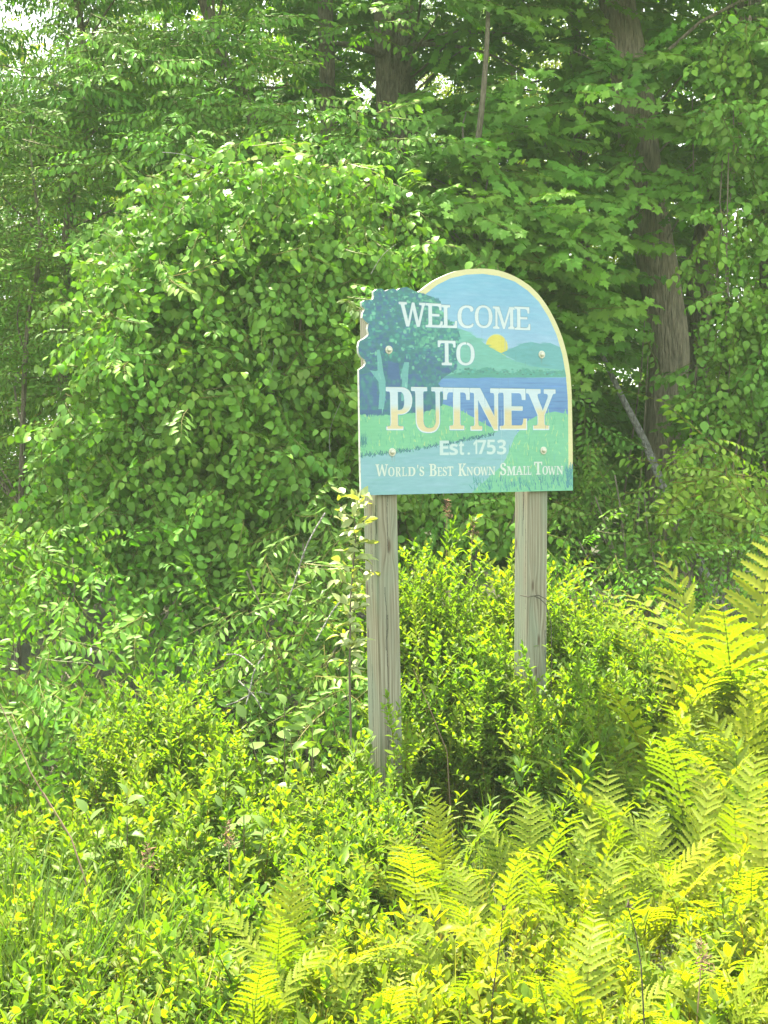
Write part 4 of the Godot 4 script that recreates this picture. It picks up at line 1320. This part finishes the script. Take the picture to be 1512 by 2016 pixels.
func field() -> void:
	rng.seed = 101
	var S1 := "meadow shrubs in the sunlit undergrowth"
	for q in [
		[270, 1285, 8.3, 0.22, 26, "bright bush with a pointed sunlit top before the shaded left bushes"],
		[350, 1370, 8.0, 0.22, 22, "bright bush stepping down right of the pointed left bush"],
		[440, 1440, 7.7, 0.2, 20, "bright bush just left of the large pale leaved dogwood"],
		[320, 1500, 7.4, 0.24, 24, "broad bright bush in front of the pointed left bush"],
		[735, 1375, 8.15, 0.1, 8, "small sprig bush leaning on the foot of the left post"],
		[700, 1480, 7.6, 0.2, 20, "bright low bush hiding the foot of the left post"],
		[620, 1500, 7.4, 0.22, 22, "bright low bush below the large pale leaved dogwood"],
		[815, 1040, 9.5, 0.2, 18, "tall bright bush just right of the left post under the board"],
		[860, 1110, 9.3, 0.22, 22, "tall bright bush between the posts nearer the left one"],
		[950, 1075, 9.6, 0.26, 26, "tall bright bush with yellow tips midway between the posts"],
		[1010, 1100, 9.5, 0.16, 14, "bright bush touching the left side of the right post"],
		[900, 1200, 8.9, 0.24, 22, "bush in the shadow of the board between the posts"],
		[1000, 1250, 8.9, 0.2, 16, "bush in front of the right post's left side"],
		[1060, 1285, 8.4, 0.2, 22, "bush rising before the foot of the right post"],
		[840, 1290, 8.6, 0.2, 18, "bush in board shadow beside the left post"],
		[1110, 1110, 9.7, 0.16, 16, "bright yellow tipped bush touching the right post's right side"],
		[1190, 1120, 9.7, 0.2, 20, "rounded bright bush a little right of the right post"],
		[1260, 1160, 9.5, 0.22, 20, "rounded bright bush left of the tall ferns"],
		[1150, 1230, 9.0, 0.24, 22, "bright bush low in front of the rounded bushes by the right post"],
		[1240, 1270, 8.7, 0.22, 20, "bright bush with small leaves left of the right hand ferns"],
		[1150, 1360, 8.2, 0.22, 18, "twiggy bush with brown stems right of the right post"],
		[1330, 1230, 9.1, 0.2, 16, "bright bush among the back row of ferns at the right"],
	]:
		clump("meadow_shrub", q[5], "shrub", q[0], q[1], q[2], q[3], q[4], "meadow", M.meadow, S1)
	for q in [
		[90, 1545, 7.1, 0.2, 16, "sunlit bush at the left edge above the tall grass"],
		[230, 1570, 7.0, 0.2, 16, "sunlit bush left of centre above the brown stems"],
		[390, 1570, 6.9, 0.24, 20, "sunlit bush in the left middle below the broad bright bush"],
		[520, 1560, 6.8, 0.24, 20, "sunlit bush left of the pointed leaf weeds"],
		[650, 1590, 6.7, 0.22, 16, "dusky bush beside the pointed leaf weeds"],
		[730, 1560, 6.9, 0.16, 12, "bush just in front of the left post's foot"],
		[300, 1680, 6.3, 0.22, 16, "sunlit bush in the lower left with brown seed heads"],
		[430, 1730, 6.1, 0.24, 18, "sunlit bush in the lower left beside the dark hollow"],
		[560, 1700, 6.2, 0.2, 14, "sunlit bush at the edge of the dark hollow"],
		[680, 1720, 6.1, 0.2, 12, "dusky bush right of the dark hollow"],
		[60, 1740, 5.9, 0.2, 14, "sunlit bush low at the left edge under the grass"],
		[180, 1800, 5.6, 0.22, 18, "sunlit bush near the bottom left corner"],
		[330, 1830, 5.4, 0.22, 18, "sunlit bush at the bottom left with lime tips"],
		[470, 1860, 5.3, 0.18, 14, "sunlit bush at the bottom left of the yellow ferns"],
		[80, 1900, 5.1, 0.2, 16, "sunlit bush in the bottom left corner"],
		[250, 1930, 5.0, 0.2, 16, "sunlit bush at the bottom edge left of centre"],
		[400, 1950, 4.95, 0.2, 14, "sunlit bush at the bottom edge beside the yellow ferns"],
	]:
		clump("meadow_shrub", q[5], "shrub", q[0], q[1], q[2], q[3], q[4], "meadow", M.meadow, S1)
	for q in [
		[760, 1810, 5.6, 0.22, 18, "yellow green bush at the bottom right of the yellow ferns"],
		[870, 1790, 5.7, 0.22, 20, "yellow green bush at the bottom centre"],
		[980, 1790, 5.7, 0.22, 20, "yellow green bush right of bottom centre"],
		[1100, 1830, 5.5, 0.22, 20, "yellow green bush left of the black dead stalk"],
		[1230, 1850, 5.4, 0.22, 20, "yellow green bush around the black dead stalk"],
		[1350, 1800, 5.6, 0.22, 20, "yellow green bush right of the black dead stalk"],
		[1460, 1770, 5.7, 0.22, 20, "yellow green bush at the right edge low down"],
		[690, 1880, 5.2, 0.2, 16, "yellow green bush at the bottom edge behind the yellow ferns"],
		[820, 1900, 5.1, 0.2, 16, "yellow green bush on the bottom edge near centre"],
		[960, 1900, 5.1, 0.2, 16, "yellow green bush on the bottom edge right of centre"],
		[1090, 1930, 5.0, 0.2, 16, "yellow green bush on the bottom edge below the fern fan"],
		[1220, 1940, 5.0, 0.2, 16, "yellow green bush on the bottom edge by the black stalk's foot"],
		[1350, 1920, 5.0, 0.2, 16, "yellow green bush on the bottom edge further right"],
		[1470, 1890, 5.1, 0.2, 16, "yellow green bush in the bottom right corner"],
		[1420, 1650, 6.3, 0.2, 14, "yellow green bush among the right hand ferns"],
		[1180, 1740, 6.0, 0.18, 12, "yellow green bush between the two largest fern fans"],
	]:
		clump("meadow_shrub", q[5], "shrub", q[0], q[1], q[2], q[3], q[4] if int(q[0]) % 4 < 2 else q[4] / 2 + 2, "meadow" if int(q[0] / 10) % 3 != 0 else "leafy" if int(q[0]) % 20 == 0 else "weed", M.meadow_gold, "yellow green shrubs along the bottom of the picture")
	for q in [
		[605, 1560, 7.1, 0.06, 5, "tall pointed leaf weed left of the left post's foot"],
		[830, 1545, 7.2, 0.08, 6, "pointed leaf weed just right of the left post's foot"],
		[775, 1610, 6.9, 0.06, 5, "pointed leaf weed in front of the left post"],
		[1060, 1510, 7.5, 0.08, 6, "pointed leaf weed below the right post"],
		[1130, 1490, 7.6, 0.08, 6, "pointed leaf weed right of the right post's foot"],
		[980, 1560, 7.2, 0.08, 6, "narrow leaf weed between the posts low down"],
		[1190, 1440, 7.9, 0.08, 6, "pointed leaf weed beside the twiggy bush"],
		[1290, 1470, 7.7, 0.1, 7, "pale pointed leaf weed among the right ferns"],
		[1490, 1480, 7.6, 0.1, 6, "pointed leaf weed at the right edge"],
		[700, 1650, 6.5, 0.08, 6, "pointed leaf weed in the dusky hollow"],
		[140, 1640, 6.6, 0.12, 6, "narrow leaf weed in the tall grass at the left"],
	]:
		clump("leafy_weed", q[5], "weed", q[0], q[1], q[2], q[3], q[4], "weed", M.weed, "pointed leaf weeds")
	for q in [
		[1465, 1100, 9.0, 6, "tallest fern at the right edge with its tip against the shade"],
		[1425, 1140, 9.1, 5, "tall fern just left of the tallest one"],
		[1510, 1190, 8.9, 5, "tall fern cut by the right edge of the picture"],
		[1370, 1210, 9.0, 5, "fern in the back row behind the yellow leaf"],
		[1320, 1170, 9.3, 4, "fern tips showing behind the bright bushes"],
		[1470, 1260, 8.5, 5, "fern below the tallest fern"],
		[1400, 1290, 8.4, 5, "fern fan in the middle of the right hand bank"],
		[1300, 1300, 8.5, 4, "fern left of the fern fan on the right bank"],
		[1440, 1380, 8.0, 5, "fern with pale long leaflets at mid height on the right"],
		[1240, 1380, 8.1, 4, "small fern beside the twiggy bush"],
		[1500, 1430, 7.7, 4, "fern at the right edge at mid height"],
		[1350, 1430, 7.7, 5, "fern leaning left above the dim gap on the right"],
		[1220, 1545, 7.2, 5, "upright fern fan below the twiggy bush"],
		[1440, 1560, 7.0, 5, "golden fern at the right with upright fronds"],
		[1330, 1590, 6.8, 5, "golden fern beside the upright fern fan"],
		[1160, 1580, 7.0, 4, "fern half hidden left of the upright fern fan"],
		[1040, 1620, 6.7, 6, "broad fern fan spreading left of the black stalk"],
		[1120, 1680, 6.4, 5, "fern right of the broad fern fan"],
		[880, 1620, 6.8, 5, "fern fan with spread leaflets below the gap between posts"],
		[820, 1650, 6.6, 4, "smaller fern left of the spread fern fan"],
		[1260, 1670, 6.3, 6, "large yellow fern right of the black stalk"],
		[1390, 1690, 6.2, 5, "yellow fern towards the right edge low down"],
		[1500, 1640, 6.4, 5, "yellow fern at the right edge low down"],
		[960, 1710, 6.1, 5, "yellow fern low at bottom centre"],
		[560, 1790, 5.6, 5, "yellow fern standing at the bottom left of centre"],
		[640, 1800, 5.6, 4, "yellow fern just right of the bottom left fern"],
		[500, 1890, 5.2, 4, "low yellow fern on the bottom edge left of centre"],
		[600, 1880, 5.3, 4, "low yellow fern on the bottom edge under the standing ferns"],
		[1180, 1760, 5.9, 4, "yellow fern between the yellow green bushes"],
		[900, 1830, 5.5, 5, "yellow fern at the bottom centre before the spread fern fan"],
		[1050, 1850, 5.4, 5, "yellow fern on the bottom slope left of the black stalk"],
		[1160, 1880, 5.2, 5, "yellow fern close to the foot of the black stalk"],
		[1320, 1850, 5.4, 5, "yellow fern on the bottom slope right of the black stalk"],
		[1440, 1840, 5.4, 5, "yellow fern low at the right edge among the bushes"],
		[1400, 1930, 5.0, 5, "nearest yellow fern in the bottom right corner"],
		[760, 1900, 5.2, 4, "yellow fern on the bottom edge at the centre"],
		[1500, 1760, 5.8, 5, "yellow fern cut by the right edge low down"],
	]:
		fern(q[4], q[0], q[1] - (55.0 if q[1] > 1500 else 25.0), q[2], q[3], "ferns in the sunlit undergrowth")
	sapling()
	dogwood()
	dead_stalks()
	undergrowth()

func sapling() -> void:
	rng.seed = 111
	var path := [at(692, 1490, 8.1), at(688, 1330, 8.12), at(690, 1180, 8.15), at(700, 1060, 8.15), at(697, 985, 8.15)]
	var b: Vector3 = path[0]
	b.y = ground(b.x, b.z)
	var o := thing("sapling", "slender sapling with sparse pale leaves beside the left post", "sapling", b)
	var s := Shape.new()
	var p := path.map(func(q): return q - b)
	p.insert(0, Vector3(0, -0.03, 0))
	s.tube(p, [0.007, 0.0065, 0.0055, 0.0045, 0.003, 0.0015], 6, Color(0.08, 0.06, 0.04))
	part("stem", s.mesh(M.twig), o)
	var lm: Array = T.ovate.map(func(q): return q.mesh(M.sapling_leaf))
	var cv := Curve3D.new()
	for q in path:
		cv.add_point(q)
	var twigs := []
	for k in 26:
		var t := pow(0.30 + 0.70 * k / 25.0, 0.9)
		var c := cv.sample_baked(t * cv.get_baked_length())
		var a := k * 2.4
		var ln := R(0.05, 0.15) * (1.0 if t > 0.6 else 0.6)
		var d := Vector3(cos(a), R(0.1, 0.6), sin(a) * 0.7).normalized()
		var w := Shape.new()
		w.tube([c - b, c + d * ln - b], [0.0022, 0.001], 4, Color(0.09, 0.07, 0.04))
		part("twig", w.mesh(M.twig), o)
		for j in 4 + int(ln * 30.0):
			var u := (j + 0.5) / (4.0 + int(ln * 30.0))
			var dd := (d * 0.6 + Vector3(G() * 0.8, G() * 0.35, G() * 0.8)).normalized()
			part("leaf", pick(lm), o, facing(dd, Vector3(G() * 0.4, 1, 0.3 + G() * 0.4), R(0.055, 0.095), c + d * ln * u - b))
	for j in 7:
		part("leaf", pick(lm), o, facing(Vector3(G() * 0.5, 1, G() * 0.5), Vector3(G(), 0.5, 1), R(0.045, 0.065), path[-1] - b))

func dogwood() -> void:
	rng.seed = 121
	var spots := [[560, 1375, 7.7, "large pale leaved dogwood shoot left of the left post"], [615, 1420, 7.6, "second broad leaved dogwood shoot nearer the left post"], [250, 1555, 6.9, "broad leaved shoot with lime tip at the left middle"], [480, 1560, 6.8, "broad leaved shoot half buried in the left middle bushes"]]
	for q in spots:
		var top := at(q[0], q[1], q[2])
		var g := ground(top.x, top.z)
		var o := thing("dogwood_shoot", q[3], "shrub", Vector3(top.x, g, top.z))
		var h := top.y - g
		for st in 3:
			var lean := Vector3(G() * 0.14, 0, G() * 0.1) * (0.0 if st == 0 else 1.6)
			var hh: float = h * [0.97, 0.88, 0.8][st]
			var s := Shape.new()
			s.tube([Vector3(0, -0.03, 0), lean * 0.4 + Vector3(0, hh * 0.5, 0), lean + Vector3(0, hh, 0)], [0.005, 0.004, 0.002], 5, Color(0.09, 0.07, 0.035))
			part("stem", s.mesh(M.twig), o)
			var lm: Array = T.broad.slice(0, 3) + T.ovate
			for k in 10:
				var t := 0.42 + 0.58 * k / 9.0
				var a := (k / 2) * 1.6 + (PI if k % 2 else 0.0) + G() * 0.2
				var e := lerpf(-0.1, 1.1, pow((k / 9.0), 2.0))
				var d := Vector3(cos(a) * cos(e), sin(e), sin(a) * cos(e))
				var m: Shape = pick(lm)
				var key := "dogwood_%d" % m.get_instance_id()
				if not L.has(key):
					L[key] = m.mesh(M.dogwood_leaf)
				part("leaf", L[key], o, facing(d, Vector3(G() * 0.2, 1, 0.2), R(0.085, 0.125) * (0.75 if k > 7 else 1.0), lean * pow(t, 1.3) + Vector3(0, hh * t, 0)))

func dead_stalks() -> void:
	rng.seed = 131
	for q in [
		["leaning dead brown stalk at the far left above the grass", [[130, 1640, 7.2], [60, 1520, 7.3], [0, 1385, 7.4]], 0.005, false],
		["second dead brown stalk crossing the tall grass at the left", [[190, 1800, 6.2], [140, 1650, 6.3], [85, 1560, 6.4]], 0.005, false],
		["thin black dead stalk with a curled tip at the bottom right", [[1268, 2010, 4.7], [1262, 1900, 4.75], [1250, 1830, 4.8], [1236, 1785, 4.8]], 0.003, true],
		["thin dark stalk with a brown seed head left of the black stalk", [[970, 1960, 5.0], [985, 1850, 5.0], [990, 1790, 5.0]], 0.0025, true],
		["bare grey stalk in the gap between the posts", [[880, 1480, 8.3], [840, 1380, 8.4], [815, 1320, 8.4]], 0.004, false],
		["forked bare twig at the left in front of the shaded bushes", [[190, 1470, 8.3], [195, 1440, 8.3], [215, 1425, 8.3]], 0.003, false],
	]:
		var pts: Array = q[1].map(func(w): return at(w[0], w[1], w[2]))
		var b: Vector3 = pts[0]
		b.y = ground(b.x, b.z)
		var o := thing("dead_stalk", q[0], "dead stalk", b)
		var s := Shape.new()
		var p := pts.map(func(w): return w - b)
		if p[0].y > 0.02:
			p.insert(0, Vector3(G() * 0.03, -0.02, 0))
		var r := []
		for k in p.size():
			r.append(q[2] * lerpf(1.0, 0.5, float(k) / (p.size() - 1)))
		s.tube(p, r, 5, Color(0.03, 0.022, 0.015) if q[3] else Color(0.15, 0.1, 0.06))
		part("stem", s.mesh(M.twig), o)
		if q[3]:
			var w := Shape.new()
			var t: Vector3 = p[-1]
			for k in 9:
				w.tube([t, t + Vector3(G() * 0.010, R(-0.012, 0.022), G() * 0.010)], [0.003, 0.0012], 4, Color(0.05, 0.032, 0.018))
			part("seed_head", w.mesh(M.twig), o)
	# brown heads of last year's flowers
	for q in [[290, 1700, 6.2, "brown dead flower head low in the bushes at the lower left"], [450, 1655, 6.4, "small brown flower head left of the dark hollow"], [880, 1010, 9.6, "reddish dead plume under the board beside the tall bushes"], [930, 1045, 9.6, "second reddish dead plume under the board, nearer the right post"], [1380, 1900, 5.0, "brown dead head near the bottom right corner"]]:
		var tip := at(q[0], q[1], q[2])
		var o2 := thing("dead_flower_head", q[3], "dead plant", Vector3(tip.x, ground(tip.x, tip.z), tip.z))
		var hh := tip.y - o2.position.y
		var st := Shape.new()
		st.tube([Vector3(G() * 0.05, -0.03, G() * 0.05), Vector3(G() * 0.02, hh * 0.55, 0), Vector3(0, hh, 0)], [0.0035, 0.003, 0.002], 5, Color(0.26, 0.17, 0.09))
		part("stem", st.mesh(M.twig), o2)
		var hd := Shape.new()
		for k in 60:
			var u := rng.randf()
			var c := Vector3(G() * 0.018 * (1.2 - u), hh - 0.03 + u * 0.11, G() * 0.018 * (1.2 - u))
			hd.tube([c, c + Vector3(G() * 0.012, R(0.002, 0.016), G() * 0.012)], [0.0026, 0.001], 3, tint(Color(0.16, 0.09, 0.05), 0.2))
		part("seed_head", hd.mesh(M.twig), o2)
	# the bare vine that hangs on the right post
	var a := at(1048, 1175, 8.72)
	var o := thing("bare_vine", "thin bare vine looped against the right post", "vine", Vector3(a.x, ground(a.x, a.z), a.z))
	for q in [[[1052, 1174], [1062, 1178], [1075, 1190], [1085, 1230], [1086, 1300], [1084, 1420]], [[1024, 1172], [1040, 1175], [1060, 1172], [1076, 1180], [1088, 1195]]]:
		var s := Shape.new()
		var p: Array = q.map(func(w): return at(w[0], w[1], 8.66) - o.position)
		s.tube(p, p.map(func(_w): return 0.0028), 5, Color(0.05, 0.04, 0.03))
		part("runner", s.mesh(M.twig), o)

func undergrowth() -> void:
	rng.seed = 141
	var o := thing("undergrowth", "low mixed leaves and seedlings covering the ground of the clearing", "undergrowth", Vector3(0, 0, -7.5))
	o.set_meta("kind", "stuff")
	var kinds := [L.meadow_low, L.leafy_low, L.weed_low]
	for kk in 3:
		var n: int = [1100, 420, 420][kk]
		var sc: Array = range(3).map(func(_k): return Scatter.new())
		for k in n:
			var z := -R(4.0 if kk == 0 else 6.5, 11.8)
			var x := R(-1.0, 1.0) * (0.9 + 0.27 * -z)
			var y := ground(x, z) - 0.02
			sc[k % 3].add(facing(Vector3(G() * 0.18, 1, G() * 0.18), Vector3(G(), 0, G()), R(0.6, 1.25) * (0.62 if x > 0.1 and z < -5.2 and z > -8.2 else 1.0), Vector3(x, y, z) - o.position), tint(Color(0.95, 0.95, 0.95), 0.12))
		for k in 3:
			sc[k].put("low_leaves_%03d" % (kk * 3 + k), o, kinds[kk][k])
	var g := thing("grass", "fine green grass blades between the shrubs, longest at the left edge", "grass", Vector3(0, 0, -7.0))
	g.set_meta("kind", "stuff")
	var sg: Array = range(4).map(func(_k): return Scatter.new())
	for k in 380:
		var z := -R(4.2, 10.0)
		var x := R(-1.0, 1.0) * (0.9 + 0.27 * -z)
		sg[k % 4].add(facing(Vector3(G() * 0.2, 1, G() * 0.2), Vector3(G(), 0, G()), R(0.5, 0.95), Vector3(x, ground(x, z), z) - g.position), tint(Color(1.1, 1.1, 1.0), 0.2))
	for k in 60:
		var p := at(R(-20, 330), 1700, R(5.4, 7.6))
		sg[k % 4].add(facing(Vector3(G() * 0.2, 1, G() * 0.2), Vector3(G(), 0, G()), R(0.9, 1.35), Vector3(p.x, ground(p.x, p.z), p.z) - g.position), tint(Color(1.1, 1.15, 1.0), 0.2))
	for k in 150:                                # last year's straw
		var z := -R(4.2, 9.5)
		var x := R(-1.0, 1.0) * (0.9 + 0.27 * -z)
		sg[k % 4].add(facing(Vector3(G() * 0.5, 1, G() * 0.5), Vector3(G(), 0, G()), R(0.5, 0.95), Vector3(x, ground(x, z), z) - g.position), tint(Color(4.2, 2.2, 5.0), 0.15))
	for k in 4:
		sg[k].put("blades_%03d" % k, g, L.tuft[k])

func _ready() -> void:
	rng.seed = 7
	# camera, sky, sun, exposure
	var cam := Camera3D.new()
	cam.name = "camera"
	cam.position = Vector3(0, EYE, 0)
	cam.rotation.x = -PITCH
	cam.fov = rad_to_deg(2.0 * atan(1008.0 / FOCAL))
	cam.near = 0.1
	cam.far = 1500.0
	add_child(cam)
	cam.current = true
	var env := Environment.new()
	env.background_mode = Environment.BG_SKY
	var sm := ProceduralSkyMaterial.new()
	sm.sky_top_color = Color(0.77, 0.83, 0.85)
	sm.sky_horizon_color = Color(0.97, 0.97, 0.94)
	sm.sky_curve = 0.2
	sm.ground_bottom_color = Color(0.16, 0.2, 0.1)
	sm.ground_horizon_color = Color(0.3, 0.36, 0.22)
	sm.sky_energy_multiplier = 0.9
	var sky := Sky.new()
	sky.sky_material = sm
	env.sky = sky
	env.tonemap_mode = Environment.TONE_MAPPER_LINEAR
	env.tonemap_exposure = 6.3
	env.sdfgi_enabled = true
	env.ssao_enabled = true
	env.ssil_enabled = true
	env.fog_enabled = true                   # thin fog added to imitate the milky lens glare over the woods
	env.fog_density = 0.0012
	env.fog_light_color = Color(0.88, 0.97, 0.83)
	var we := WorldEnvironment.new()
	we.name = "environment"
	we.environment = env
	add_child(we)
	var sun := DirectionalLight3D.new()
	sun.name = "sun"
	sun.light_energy = 1.6
	sun.light_angular_distance = 0.5
	sun.light_color = Color(1.0, 0.96, 0.88)
	sun.shadow_enabled = true
	add_child(sun)
	sun.look_at_from_position(Vector3.ZERO, -Vector3(-0.24, 0.93, -0.27))
	make_materials()
	make_leaves()
	make_library()
	terrain()
	woods()
	field()
	welcome_sign()
